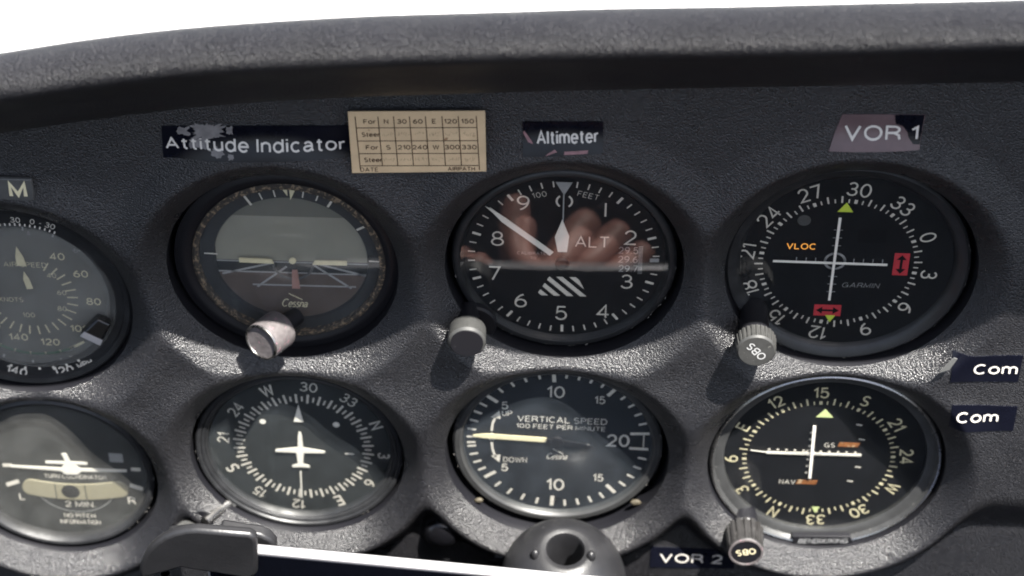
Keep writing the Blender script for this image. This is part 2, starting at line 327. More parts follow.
def gs_dy(x):
    xs = [-260, -155, -113, -71, 0, 60, 114, 230]; ys = [-40, -18, -9.8, -4.8, 0, 2.9, 6.2, 12.0]
    return float(np.interp(x, xs, ys))
def gs_dy_s(x): return sum(gs_dy(x+d) for d in (-24, -16, -8, 0, 8, 16, 24))/7
def build_panel():
    root = thing('instrument_panel', 'dark grey grained plastic instrument panel with raised lips round the dial openings', 'panel', 0, -30, 0)
    step = 0.75; x0, x1, y0, y1 = -250, 215, -185, 80
    nx = int((x1-x0)/step)+1; ny = int((y1-y0)/step)+1
    X, Y = np.meshgrid(x0+step*np.arange(nx), y0+step*np.arange(ny)); X = X.ravel(); Y = Y.ravel()
    inside = np.zeros(len(X), bool)
    for (cx, cy, r) in HOLES: inside |= np.hypot(X-cx, Y-cy) < r
    idx = (np.arange(ny-1)[:, None]*nx+np.arange(nx-1)[None, :]).ravel()
    quads = np.stack([idx, idx+1, idx+1+nx, idx+nx], 1)
    keep = ~inside[quads].any(1); quads = quads[keep]
    # verts on a hole's edge are moved onto its circle
    cnt = np.zeros(len(X), int); np.add.at(cnt, quads.ravel(), 1)
    for (cx, cy, r) in HOLES:
        d = np.hypot(X-cx, Y-cy); e = (cnt > 0) & (cnt < 4) & (d < r+1.6*step)
        X[e] = cx+(X[e]-cx)*r/d[e]; Y[e] = cy+(Y[e]-cy)*r/d[e]
    lim = 78.5+np.interp(X, np.arange(-260, 231, 5), [gs_dy_s(v) for v in np.arange(-260, 231, 5)]); over = Y > lim; Y = np.minimum(Y, lim)
    quads = quads[~over[quads].all(1)]
    Z = panel_z(X, Y)
    used = np.unique(quads); remap = -np.ones(len(X), int); remap[used] = np.arange(len(used)); quads = remap[quads]
    vs = np.stack([X[used]*S, -Z[used]*S, (Y[used]+30)*S], 1)
    me = bpy.data.meshes.new('panel_face')
    me.from_pydata(vs.tolist(), [], quads.tolist()); me.materials.append(M['panel'])
    me.polygons.foreach_set('use_smooth', [True]*len(me.polygons)); me.update()
    o = bpy.data.objects.new('panel_face', me); COL.objects.link(o); o.parent = root
    b = MB()
    for (cx, cy, r) in HOLES: b.lathe([(r, RIM+0.02), (r-0.15, RIM-0.7), (r-0.2, 3.5), (r-0.2, -16)], cx, cy+30, 160)
    b.k = 1; b.box(x0, x1, y0+30, 42+30, -18, -16)
    b.k = 0; b.box(x0, x1, y0+28.5, y0+30, -16, 6.6)
    b.build('cutout_lining', ['case', 'case'], root)
    h = MB(); h.lathe([(3.1, 0.0), (2.7, 0.35), (2.4, -0.2)], 0, 0, 40); h.k = 1; h.disc(2.5, 0.1)
    hx, hy = -122.6, -109.2
    h.build('shaft_hole', ['bezel', 'case'], root, T=Matrix.Translation((hx, hy+30, pz(hx, hy)+0.2)))
    return root
build_panel()

# ------------------------------------------------------------------ glareshield
def build_glareshield():
    prof = []                               # (z, y) section, from the panel along the underside, round the lip and back over the top
    prof += [(6, 74), (8, 79.0), (13, 82.5), (25, 84.6), (33, 86.0), (36.6, 88.2), (39.6, 92)]
    prof += [(43.5, 97.5), (48, 103.5)]
    c = (50.0, 115.8); r = 7.2
    for a in range(-50, 134, 8): prof.append((c[0]+r*math.cos(R(a)), c[1]+r*math.sin(R(a))))
    prof += [(41, 116.0), (30, 103.0), (19, 90.5), (9, 80), (3, 73)]
    root = thing('glareshield', 'padded grained vinyl glareshield rolled over above the instrument panel', 'glareshield', 0, 110, 0)
    xs = np.arange(-255, 221, 2.0); b = MB(); vs = []; fs = []
    # refine section
    P = [prof[0]]
    for a, q in zip(prof, prof[1:]):
        n = max(1, int(math.hypot(q[0]-a[0], q[1]-a[1])/2.5))
        for i in range(1, n+1): P.append((a[0]+(q[0]-a[0])*i/n, a[1]+(q[1]-a[1])*i/n))
    for _ in range(2): P = [P[0]]+[((P[i-1][0]+2*P[i][0]+P[i+1][0])/4, (P[i-1][1]+2*P[i][1]+P[i+1][1])/4) for i in range(1, len(P)-1)]+[P[-1]]
    for x in xs:
        dy = gs_dy_s(x)
        for (z, y) in P:
            k = 1; wv = 0.35*noise.noise(Vector((x*0.02, z*0.05, y*0.05)))
            vs.append((x, y-110+dy*float(k)+wv, z))
    m = len(P)
    for i in range(len(xs)-1):
        for j in range(m-1): a = i*m+j; fs.append((a, a+m, a+m+1, a+1))
    b.add(vs, fs, True)
    b.add([vs[j] for j in range(m)], [tuple(range(m))]); b.add([vs[(len(xs)-1)*m+j] for j in range(m)], [tuple(range(m-1, -1, -1))])
    b.build('padding', 'shield', root)
build_glareshield()

# ------------------------------------------------------------------ shared instrument pieces
def cover(root, r, z, cx=0, cy=0, m='glass', dome=0.6):
    b = MB(); prof = [(0.001, z+dome)]+[(r*t, z+dome*(1-t*t)) for t in (0.2, 0.4, 0.6, 0.8, 0.93, 1)]+[(r, z-1.0), (0.001, z-1.0)]
    b.lathe(prof[::-1], cx, cy, 96); return b.build('cover_glass', m, root)
def bezel(root, prof, cx=0, cy=0, m='bezel'):
    b = MB(); b.lathe(prof, cx, cy, 160); return b.build('bezel', m, root)
def dial(root, r, z=0, cx=0, cy=0, m='black', mats=None):
    b = MB(); b.lathe([(0.001, z), (r, z), (r, z-2), (0.001, z-2)][::-1], cx, cy, 96, smooth=False); return b.build('dial_face', m, root)
def knob(name, root, r, h, T, m, cap=None, rib=None, ring=None, chamfer=0.7):
    b = MB(); n = 160 if rib else 64
    b.lathe([(r*0.97, 0), (r, 0.4), (r, h-chamfer), (r-chamfer, h), (0.001, h)], n=n, rib=rib, smooth=not rib)
    o = b.build(name, m, root, T=T)
    if cap:
        c = MB(); c.lathe([(cap[0], h), (cap[0]-0.1, h+0.25), (0.001, h+0.25)], n=64, smooth=False); c.build('knob_cap', cap[1], o, T=T)
    if ring:
        c = MB(); c.lathe([(ring[0]+0.0, h), (ring[0]-0.1, h+0.5), (ring[0]-0.7, h+0.55), (ring[0]-0.8, h+0.1)], n=64); c.build('knob_rim', ring[1], o, T=T)
    return o
def axisT(base, axis, spin=0):
    z = Vector(axis).normalized(); x = Vector((0, 1, 0)).cross(z).normalized(); y = z.cross(x)
    m = Matrix((x, y, z)).transposed().to_4x4(); m.translation = Vector(base)
    return m @ Matrix.Rotation(R(spin), 4, 'Z')
def script_logo(b, x, y, h, z, w):
    b.text('C', x-w*0.36, y, h*1.25, z, shear=0.3, sx=0.75, bold=-0.01); b.text('essna', x+w*0.14, y-h*0.1, h*1.15, z, shear=0.3, width=w*0.74, bold=-0.01, space=0.7)
    b.bar(x-w*0.2, y+h*1.5, x+w*0.3, y+h*0.55, 0.32, z+0.03)

def chips(root, r, z, n, a0, a1, cx=0, cy=0, seed=1, m='chip'):
    rnd = random.Random(seed); b = MB()
    for i in range(n):
        a = R(rnd.uniform(a0, a1)); rr = r+rnd.uniform(-0.35, 0.25); L = rnd.uniform(0.25, 1.5); wd = rnd.uniform(0.12, 0.42)
        ux, uy = math.cos(a), -math.sin(a); nx, ny = math.sin(a), math.cos(a); x, y = cx+rr*nx, cy+rr*ny
        pts = []
        for j in range(7):
            t_ = 2*math.pi*j/7; k = rnd.uniform(.5, 1); pts.append((x+ux*L/2*k*math.cos(t_)+nx*wd/2*k*math.sin(t_), y+uy*L/2*k*math.cos(t_)+ny*wd/2*k*math.sin(t_)))
        b.poly(pts, z, 0.12)
    return b.build('edge_wear', m, root)
M['chip'] = mat('bare_metal_chip', (0.22, 0.21, 0.2), 0.5, metal=0.3, var=0.5, vscale=700)
# ------------------------------------------------------------------ altimeter
t = thing('altimeter', 'round black altimeter with white digits, long white pointer at nine and striped hatch', 'altimeter')
bezel(t, [(32.0, 0.2), (32.4, 1.0), (33.0, 1.6), (33.4, 2.4), (34.4, 2.4), (35.2, 2.0), (35.7, 1.2), (35.8, -6)], 0.2, 0.6)
f = dial(t, 32.4)
b = MB(); z = 0.08
for i in range(50):
    if i in (0, 13): continue
    b.tick(i*7.2, 27.6 if i % 5 == 0 else 28.2, 30.4, 0.85 if i % 5 == 0 else 0.42, z)
for d, (x, y) in {'1': (12.7, 19.7), '2': (20.9, 9.0), '3': (20.3, -8.8), '4': (13.2, -21.5), '5': (-0.4, -22.6), '6': (-13.5, -17.8), '7': (-22.0, -6.9), '8': (-21.0, 7.2), '9': (-13.0, 21.5)}.items():
    b.text('|' if d == '1' else d, x, y, 5.6, z, bold=-0.012)
for a0, a1 in ((35, 145), (215, 325)): b.ring(2.1, 2.7, z, -0.2, 22.6, a0=a0, a1=a1, n=20)
b.text('ALT', 8.9, 6.9, 4.3, z, bold=-0.012, space=1.0)
b.text('100', -8.0, 24.9, 2.0, z, rot=14, space=1.25, bold=-0.01); b.text('FEET', 7.2, 25.1, 2.0, z, rot=-14, space=1.25, bold=-0.01)
b.k = 1
b.text('CALIBRATED', -9.6, 1.7, 1.15, z, space=1.3); b.text('TO', -9.6, -0.2, 1.0, z)
b.k = 0
trap = [(-8.5, -15.4), (8.1, -15.4), (4.7, -7.6), (-4.4, -7.6)]
for c in (-21.2, -17.2, -13.0, -8.8, -4.6): 
    pl = clip_poly([(-20, 20+c-1.05), (20, -20+c-1.05), (20, -20+c+1.05), (-20, 20+c+1.05)], trap)
    if len(pl) > 2: b.poly(pl, z)
b.build('dial_markings', ['white', 'grey_ink'], f)
w = MB(); w.poly([(16.5, -5.9), (25.2, -5.9), (25.2, 6.2), (16.5, 6.2)], 0.05)
w.k = 1; w.text('29.5', 20.4, 3.9, 2.6, 0.1, width=6.2); w.text('29.6', 20.4, 0.3, 2.6, 0.1, width=6.2); w.text('29.7', 20.6, -3.4, 2.6, 0.1, width=6.0)
for i in range(20): w.bar(23.6, -5.3+i*0.57, 25.0, -5.3+i*0.57, 0.22, 0.1)
w.poly([(27.3, -0.6), (30.2, -0.5), (30.2, 1.0), (27.3, 0.9)], 0.1)
w.build('pressure_window', ['case', 'grey_ink'], f)
chips(t, 35.3, 2.0, 26, 85, 260, 0.2, 0.6, 3)
p_ = MB(); p_.poly([(-3.2, 2.9), (-4.4, 1.5), (-19.6, 14.4), (-22.4, 17.9), (-24.8, 20.4), (-21.8, 18.6), (-18.3, 15.9)], 0.6, 0.25)
p_.build('hundreds_pointer', 'pale', t)
p_ = MB(); p_.poly([(-1.9, 3.4), (1.0, 3.4), (1.6, 9.6), (-0.7, 16.2), (-2.9, 9.2)], 0.9, 0.3); p_.build('thousands_pointer', 'pale', t)
p_ = MB(); p_.bar(-0.45, 15.5, -0.4, 26.5, 0.42, 0.8, 0.2); p_.poly([(-3.0, 30.6), (2.2, 30.6), (-0.3, 25.6)], 0.8, 0.2); p_.build('ten_thousands_pointer', 'grey_ink', t)
h = MB(); h.lathe([(2.3, 0.3), (2.3, 1.6), (1.9, 1.9), (0.001, 1.9)], -0.4, -1.2, 40); h.build('pointer_hub', 'case', t)
cover(t, 32.9, 2.4, 0.2, 0.6)
k = knob('setting_knob', t, 6.0, 6.8, axisT((-30.0, -19.6, 13.3), (0.03, 0.03, 1)), 'knob_grey', cap=(5.2, 'case'), chamfer=0.7)
n_ = MB(); n_.lathe([(3.4, 3), (3.4, 13.6)], -30.0, -19.9, 40); n_.lathe([(6.9, 2), (7.2, 4.4), (6.6, 5.2), (0.001, 5.3)], -28.2, -24.6, 48); n_.build('knob_boss', 'case', t)

# ------------------------------------------------------------------ attitude indicator
t = thing('attitude_indicator', 'round attitude indicator with grey sky, brown ground and cream miniature aeroplane bars', 'attitude indicator', -86.2, -2.5)
OX, OY = -1.2, -0.3
bezel(t, [(29.8, 0.5), (30.3, 2.0), (31.5, 2.3), (32.3, 2.9), (33.6, 3.0), (34.6, 2.4), (35.8, 2.2), (36.0, -6)], -2.0, -0.3, 'case')
g_ = MB(); g_.lathe([(30.9, 2.3), (30.0, 2.9), (29.0, 2.75), (28.9, 0)], OX, OY, 128); g_.build('gasket', 'cork', t)
f = MB()
f.poly([(-25, -2.4), (25, -2.4), (25, 15.5), (-25, 15.5)], -1.0, 0.2)
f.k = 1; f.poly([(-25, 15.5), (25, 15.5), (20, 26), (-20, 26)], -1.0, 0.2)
f.k = 2; f.poly([(-25, -26), (25, -26), (25, -7.2), (-25, -7.2)], -1.0, 0.2)
f.k = 3; f.poly([(-25, -7.2), (25, -7.2), (25, -2.4), (-25, -2.4)], -1.0, 0.2)
f = f.build('horizon_card', ['sky_drum', 'sky_drum2', 'ground_drum', 'dkdial'], t)
b = MB(); z = -0.7
b.bar(-25, -2.8, 25, -2.9, 0.55, z); b.bar(-25, -7.1, 25, -7.2, 0.55, z); b.bar(-14, -12.4, 19.5, -12.3, 0.6, z)
for x0, y0, x1, y1 in ((-6.5, -3.2, -23.5, -8.2), (-2.5, -4.6, -12.5, -13.3), (7.4, -3.2, 24, -8.0), (6.0, -3.6, 18.0, -13.0)): b.bar(x0, y0, x1, y1, 0.75, z)
b.bar(-20, 15.3, 20, 15.2, 0.35, z) if False else None
b.build('horizon_lines', 'grey_ink', f)
mk = MB(); mk.lathe([(30.2, 0.6), (24.9, 0.6), (24.6, 0.0), (24.6, -1.2)], OX+0.4, OY-0.6, 128, smooth=False)
mk = mk.build('bank_mask', 'mask', t)
b = MB(); z = 0.68
for a in (-20, -10, 10, 20): b.tick(a, 24.6, 27.2, 0.42, z)
for a in (-30, 30, 60): b.tick(a, 24.0, 28.0, 0.75, z)
for a in (-88, 91): b.tick(a, 24.2, 28.5, 0.5, z)
b.build('bank_marks', 'white', mk)
b = MB(); b.poly([(-2.1, 27.6), (-0.4, 27.6), (-0.4, 24.6)], z); b.poly([(0.3, 27.4), (2.3, 27.6), (0.9, 24.2), (0.4, 23.2)], z)
b.build('bank_index', 'cream', mk)
b = MB()
b.poly([(-17.3, -1.7), (-6.3, -1.9), (-6.9, -0.3), (-17.3, -0.1)], 1.0, 0.5); b.poly([(6.1, -1.9), (17.2, -1.8), (17.2, -0.2), (7.0, -0.3)], 1.0, 0.5)
b.lathe([(1.2, 1.0), (1.1, 1.5), (0.001, 1.6)], -0.2, -0.7, 24)
b.k = 1; b.lathe([(6.9, 1.0), (6.7, 1.3), (6.2, 1.3), (6.0, 1.0)], -0.2, -1.8, 48, a0=95, a1=265)
b.k = 2; b.poly([(-1.0, -12.0), (1.6, -12.0), (1.2, -4.4), (-0.6, -4.4)], 1.0, 0.4)
b.build('aircraft_symbol', ['cream', 'plate', 'pinkstem'], t)
b = MB(); script_logo(b, -0.5, -18.3, 2.6, 1.0, 8.6); b.build('maker_logo', 'cream', t)
cover(t, 29.6, 2.6, OX, OY, 'worn_glass')
knob('adjustment_knob', t, 6.4, 9.5, axisT((-4.5, -22.3, 9.2), (-0.62, 0.10, 1.0)), 'knob_silver', ring=(6.3, 'steel'))

b = MB(); b.lathe([(3.0, -3), (3.0, 6)], n=40); b.build('knob_shaft', 'case', t, T=axisT((-1.6, -22.8, 4.5), (-0.62, 0.10, 1.0)))

# ------------------------------------------------------------------ course indicators
def compass_ring(b, first, nums, rn, h, ro, rl, rs, z, dots=True, sx=0.85, bold=0.0):
    for i in range(72):
        a = first+i*5
        if i % 6 == 0: b.tick(a, rs, rs+1.5 if dots else ro, 1.0 if dots else 0.7, z)
        elif i % 2 == 0: b.tick(a, rl, ro, 0.55, z)
        else: b.tick(a, rs, rs+1.5, 0.42, z)
    for i, s_ in enumerate(nums):
        a = first+30*i; b.text(s_, rn*math.sin(R(a)), rn*math.cos(R(a)), h, z, rot=-a, sx=sx, bold=bold)

t = thing('course_indicator', 'black course deviation indicator lit VLOC with two red warning flags, top right', 'course indicator', 86.6, 1.2)
bezel(t, [(33.4, 0.2), (34.0, 1.2), (35.2, 2.2), (37.4, 2.9), (38.3, 2.2), (38.5, -6)], 2.6, 0.8)
f = dial(t, 34.5, 0, 1.5, 0.6)
b = MB(); z = 0.08
compass_ring(b, 7.45, ['30', '33', '0', '3', '6', '9', '12', '15', '18', '21', '24', '27'], 29.1, 5.1, 26.3, 23.7, 23.7, z, sx=0.92, bold=-0.006)
b.build('azimuth_markings', 'white', f)
b = MB(); b.ring(2.7, 3.5, z, -1.1, 0.7, n=48)
for i in range(-4, 6):
    if i: b.bar(-1.2+i*3.0, -0.3, -1.2+i*3.0, 1.9, 0.32, z)
for i in range(-4, 5):
    if i: b.bar(-2.6, 0.7+i*3.1, 0.2, 0.7+i*3.1, 0.32, z)
b.text('GARMIN', 8.0, -8.8, 1.9, z, sx=1.25, shear=0.25, bold=-0.01)
b.build('scale_markings', 'grey_ink', f)
b = MB(); b.poly([(-2.2, 20.2), (2.7, 20.2), (0.4, 23.9)], z); b.build('course_index', 'lime', f)
b = MB(); b.poly([(-2.2, -21.3), (1.1, -21.3), (-0.5, -24.2)], z+0.25); b.build('reciprocal_index', 'lime', f)
def arrow_flag(x, y, w, h, vert):
    b = MB(); b.poly([(x-w/2, y-h/2), (x+w/2, y-h/2), (x+w/2, y+h/2), (x-w/2, y+h/2)], z, 0.1); b.k = 1
    L = (h if vert else w)*0.43; q = (w if vert else h)
    pts = [(-L, 0), (-L+2.0, q*0.33), (-L+2.0, q*0.09), (L-2.0, q*0.09), (L-2.0, q*0.33), (L, 0), (L-2.0, -q*0.33), (L-2.0, -q*0.09), (-L+2.0, -q*0.09), (-L+2.0, -q*0.33)]
    b.poly([(x+v, y+u) if vert else (x+u, y+v) for u, v in pts], z+0.14)
    return b.build('warning_flag', ['red', 'case'], f)
plab(arrow_flag(19.7, 0.2, 4.8, 8.8, True), 'red flag with a black up and down arrow')
plab(arrow_flag(-1.6, -19.4, 8.6, 4.5, False), 'red flag with a black left and right arrow')
b = MB(); b.bar(-20.6, 0.8, 15.3, 0.5, 0.75, 0.9, 0.2); b.build('glideslope_needle', 'pale', t)
b = MB(); b.bar(-1.3, 18.9, -1.6, -14.2, 0.85, 1.3, 0.2, w1=0.75); b.build('localizer_needle', 'pale', t)
b = MB(); b.text('VLOC', -12.2, 6.3, 2.3, 0.1, sx=1.12, bold=0.02); b.build('annunciator_light', 'vloc', t)
b = MB(); b.disc(2.1, 0.1, -12.1, 16.5, 40); b.build('light_sensor', 'plate', t)
b = MB(); b.poly([(5.0, 8.4), (13.9, 8.4), (13.9, 13.6), (5.0, 13.6)], 0.06); b.build('annunciator_window', 'case', t)
cover(t, 33.9, 1.9, 1.8, 0.6); chips(t, 38.0, 2.5, 26, 70, 240, 2.6, 0.8, 5)
k = knob('course_knob', t, 6.2, 6.0, axisT((-25.3, -19.5, 15.6), (0, 0.03, 1)), 'knob_grey', rib=(26, 6.0, 0.3, 5.3, 0.055), chamfer=0.6)
b = MB(); b.lathe([(4.6, 0), (4.6, 15.7)], -25.3, -19.7, 48); b.build('knob_shaft', 'case', t)
b = MB(); b.text('OBS', 0, 0, 2.7, 6.08, rot=134, bold=0.012, width=7.4); b.build('knob_lettering', 'grey_ink', k, T=axisT((-25.3, -19.5, 15.6), (0, 0.03, 1)))

t = thing('course_indicator', 'silver rimmed course indicator with lettered compass ring and two orange flags, bottom right', 'course indicator', 88.05, -83.3)
bz = bezel(t, [(33.9, 0.2), (34.1, 1.6), (34.9, 2.1), (37.2, 2.4), (37.6, 3.4), (38.3, 4.1), (38.9, 3.7), (39.1, 2.4), (39.2, -6)], 1.9, 1.6, 'grey_bezel')
b = MB(); b.lathe([(37.9, 4.15), (38.35, 4.4), (38.8, 4.05)], 1.9, 1.6, 160); b.build('bright_rim', 'steel', bz)
f = dial(t, 34.3, 0, 1.8, 1.4)
b = MB(); z = 0.08
compass_ring(b, -3.3, ['15', 'S', '21', '24', 'W', '30', '33', 'N', '3', '6', 'E', '12'], 29.5, 4.5, 27.1, 24.3, 24.3, z, sx=0.92, bold=0.0)
b.build('azimuth_markings', 'cream', f)
b = MB()
for x, y in ((12.2, 15.8), (13.7, 9.2), (13.7, -3.6), (11.7, -10.3)): b.bar(x-1, y, x+1, y-0.3, 0.55, z)
for i in range(1, 6):
    b.disc(0.45, z, -2.4-i*2.9, 3.2+0.02*i, 16); b.disc(0.45, z, -2.4+i*2.9, 3.0, 16)
for i in range(1, 4): b.disc(0.5, z, -3.4, 2.2+i*3.1, 16); b.disc(0.5, z, -3.4, 2.2-i*3.1, 16)
b.ring(1.2, 1.6, z, -3.0, 2.2, n=32)
b.text('GS', 3.2, 6.0, 2.0, z, bold=0.01, space=1.15); b.text('NAV', -9.6, -11.7, 2.0, z, bold=0.01, space=1.15)
b.build('scale_markings', 'white', f)
b = MB(); b.poly([(-2.6, 18.6), (3.3, 18.6), (0.3, 22.4)], z); b.build('course_index', 'palelime', f)
b = MB(); b.poly([(-0.3, -23.0), (2.6, -23.0), (1.1, -26.0)], z+0.2); b.build('reciprocal_index', 'palelime', f)
for x, y, w_ in ((9.6, 6.5, 7.4), (-3.0, -11.5, 7.4)):
    b = MB(); b.poly([(x-w_/2, y-0.9), (x+w_/2-0.6, y-0.9), (x+w_/2, y+0.9), (x-w_/2+0.6, y+0.9)], z, 0.12); b.build('warning_flag', 'orange', f)
b = MB(); b.bar(-17.8, 2.2, 14.2, 2.2, 1.0, 0.4, 0.2); b.bar(-23.2, 3.0, -17.8, 2.3, 0.3, 0.4, 0.2); b.build('glideslope_needle', 'pale', t)
b = MB(); b.bar(-2.7, 15.2, -2.2, -9.0, 1.05, 0.7, 0.2, w1=0.9); b.build('localizer_needle', 'pale', t)
cover(t, 33.9, 1.6, 1.9, 1.6); chips(t, 37.1, 2.75, 22, 60, 300, 2.2, 1.6, 6)
np_ = MB(); np_.poly([(-5.6, -37.4), (15.4, -36.3), (13.4, -32.4), (-6.4, -33.2)], 2.5, 2.4); np_ = np_.build('nameplate', 'case', t, bevel=0.2)
b = MB(); b.text('BENDIX/KING', 4.5, -34.9, 2.1, 4.96, rot=3, width=17.0, shear=0.25, bold=0.0); b.build('nameplate_lettering', 'grey_ink', np_)
KT = axisT((-23.6, -26.3, 9.5), (0.0, 0.06, 1))
b = MB(); b.lathe([(4.4, 0), (4.4, 10)], -23.2, -27.2, 48); b.build('knob_shaft', 'case', t)
k = knob('course_knob', t, 6.0, 11.0, KT, 'knob_dark', rib=(15, 5.8, 0.3, 9.6, 0.09), cap=(5.0, 'case'), ring=(5.9, 'knob_silver'), chamfer=0.4)
b = MB(); b.text('OBS', 0, 0.2, 2.5, 11.35, rot=192, bold=0.01, width=6.6); b.build('knob_lettering', 'cream', k, T=KT)

# ------------------------------------------------------------------ heading indicator
t = thing('heading_indicator', 'round gyro compass dial with white aeroplane outline, bottom row beside the turn coordinator', 'heading indicator', -87.4, -85.6)
bezel(t, [(31.0, 0.2), (31.4, 1.6), (32.0, 2.3), (32.4, 2.2), (32.6, 2.9), (33.4, 3.2), (33.7, 2.9), (34.1, 3.6), (35.0, 3.7), (35.6, 3.0), (35.8, -6)], -1.2, 0.6, 'bezel')
f = dial(t, 31.6, 0, -0.6, 0.4, 'dkdial')
b = MB(); z = 0.08
for i in range(72): b.tick(6.5+i*5, 20.2 if i % 2 == 0 else 21.0, 24.2 if i % 2 == 0 else 23.2, 0.75 if i % 2 == 0 else 0.6, z)
for i, s_ in enumerate(['30', '33', 'N', '3', '6', 'E', '12', '15', 'S', '21', '24', 'W']):
    a = 6.5+30*i; b.text(s_, 27.6*math.sin(R(a)), 27.6*math.cos(R(a)), 4.6 if s_.isalpha() else 4.0, z, rot=-a, sx=0.92, bold=0.016 if s_.isalpha() else -0.002)
b.build('compass_card', 'white', f)
b = MB(); z = 0.45
b.poly([(-2.7, 12.0), (0.6, 12.0), (-0.7, 19.9)], z, 0.15); b.bar(-1.6, -11.2, -1.9, -24.0, 0.5, z, 0.1); b.bar(14.2, -2.2, 17.2, -2.3, 0.5, z, 0.1)
b.disc(1.1, z, -13.3, 11.5, 28); b.disc(1.15, z, 11.7, 11.1, 28)
b.build('lubber_marks', 'pale', t)
b = MB(); b.poly([(-1.2, 7.5), (-0.6, 7.5), (-0.2, 5.6), (-0.1, 0.3), (7.2, -1.0), (7.4, -1.5), (7.1, -2.0), (0.0, -2.2), (-0.5, -7.4), (1.6, -8.1), (1.7, -9.1), (-1.2, -8.9), (-4.3, -9.1), (-4.2, -8.2), (-2.3, -7.3), (-2.5, -2.2), (-9.6, -2.0), (-9.8, -1.4), (-9.5, -0.9), (-1.9, 0.4), (-1.6, 5.6)], 0.65, 0.2); b.build('aircraft_symbol', 'pale', t)
cover(t, 31.4, 2.1, -0.9, 0.5, 'dusty'); chips(t, 35.4, 3.4, 14, 60, 280, -1.2, 0.6, 9)
AX = (-0.62, 0.12, 1.0)
b = MB(); b.lathe([(1.75, -4), (1.75, 15), (0.001, 15.2)], n=40); b.k = 1; b.lathe([(2.6, -3), (2.6, 1.6), (1.8, 2.0)], n=40)
b.build('knob_shaft', ['steel', 'plate'], t, T=axisT((-26.2, -25.6, 1.0), AX))
knob('course_set_knob', t, 6.0, 10, axisT((-38.2, -28.0, 16.6), AX), 'knob_grey', rib=(26, 5.8, 0.2, 9.5, 0.04))

# ------------------------------------------------------------------ vertical speed indicator
t = thing('vertical_speed_indicator', 'round vertical speed dial with cream needle resting on zero, centre bottom', 'vertical speed indicator', -0.3, -78.9)
bezel(t, [(31.7, 0.1), (32.1, 1.0), (32.4, 2.0), (33.0, 2.5), (34.7, 2.4), (35.5, 1.6), (35.7, -6)], -0.3, -1.0, 'grey_bezel')
f = dial(t, 32.2, 0, 0, -0.2, 'black')
b = MB(); z = 0.08
maj = [270, 308.8, 356.2, 397.7, 441.9]
for s_ in (1, -1):
    A = maj if s_ == 1 else [270, 233.8, 183.3, 140.0, 95.3]
    for j in range(4):
        for i in range(5):
            a = A[j]+(A[j+1]-A[j])*i/5
            if j == 0 and i == 0: continue
            big = i == 0
            b.tick(a, 26.4 if big else 28.2, 31.1, 1.25 if big else 0.8, z)
b.tick(271.0, 27.8, 31.1, 0.8, z); b.tick(266.0, 28.2, 31.1, 0.8, z)
b.bar(24.3, 4.0, 30.8, 4.3, 1.1, z); b.bar(24.2, -2.7, 30.6, -2.9, 1.1, z); b.bar(28.9, 4.1, 28.9, -2.7, 0.35, z)
b.text('10', -1.2, 21.9, 5.0, z, width=6.0, bold=-0.004); b.text('10', -0.7, -20.9, 5.2, z, width=6.2)
b.text('5', -18.2, 15.2, 3.2, z); b.text('5', -18.2, -13.5, 3.3, z, bold=0.01); b.text('15', 13.6, 18.9, 3.3, z, sx=0.85); b.text('15', 14.0, -17.0, 3.3, z, sx=0.85)
b.text('20', 20.3, 0.7, 5.4, z, width=7.7, bold=0.006)
b.text('UP', -17.4, 11.7, 2.3, z, sx=0.95); b.text('DOWN', -14.6, -9.7, 2.3, z, sx=0.9)
b.text('VERTICAL SPEED', 1.2, 9.3, 2.6, z, width=30.2, bold=0.004, rot=-1); b.text('100 FEET PER MINUTE', 0.8, 6.0, 1.9, z, width=30.2, bold=0.01, rot=-1)
b.ring(1.25, 1.65, z, -22.6, 0.8, n=32)
for sg in (1, -1):
    pts = [(-22.6, 0.8+sg*2.6), (-22.3, 0.8+sg*6.0), (-21.2, 0.8+sg*9.6)]
    b.bar(*pts[0], *pts[1], 0.75, z); b.bar(*pts[1], *pts[2], 0.8, z)
    b.poly([(-22.9, 0.8+sg*8.8), (-19.6, 0.8+sg*8.3), (-20.0, 0.8+sg*11.9)], z)
script_logo(b, -0.3, -7.4, 2.2, z, 7.2)
b.build('dial_markings', 'white', f)
b = MB(); b.poly([(-28.9, 1.1), (-25.0, 0.6), (-4.0, -0.5), (-4.0, 1.5), (-24.5, 2.6), (-28.9, 1.9)], 0.5, 0.25)
b.k = 1; b.poly([(-4.0, -0.5), (0, -1.2), (9.8, -2.3), (11.6, -1.5), (9.9, -0.3), (0, 1.2), (-4.0, 1.5)], 1.0, 0.4); b.lathe([(2.4, 1.0), (2.3, 1.9), (0.001, 2.1)], -0.4, 0.1, 40); b.lathe([(1.3, 1.4), (1.1, 1.8), (0.001, 1.9)], 10.0, -1.3, 28)
b.build('needle', ['cream', 'case'], t)
cover(t, 32.3, 1.9, 0, -0.2, 'vsi_glass'); chips(t, 35.2, 1.95, 34, 60, 300, -0.3, -1.0, 7)
for x, y, s_ in ((-27.0, -26.6, 1), (27.2, -25.2, 1.15)):
    b = MB(); b.ball(x, y, 3.2, 1.3*s_, (1.3, 0.8, 0.6), 14, 8)
    o = b.build('mounting_nut', 'brass', t)
    for v in o.data.vertices: v.co *= 1; v.co.x += 0.0004*noise.noise(v.co*900); v.co.z += 0.0005*noise.noise(v.co*700+Vector((3, 1, 2)))

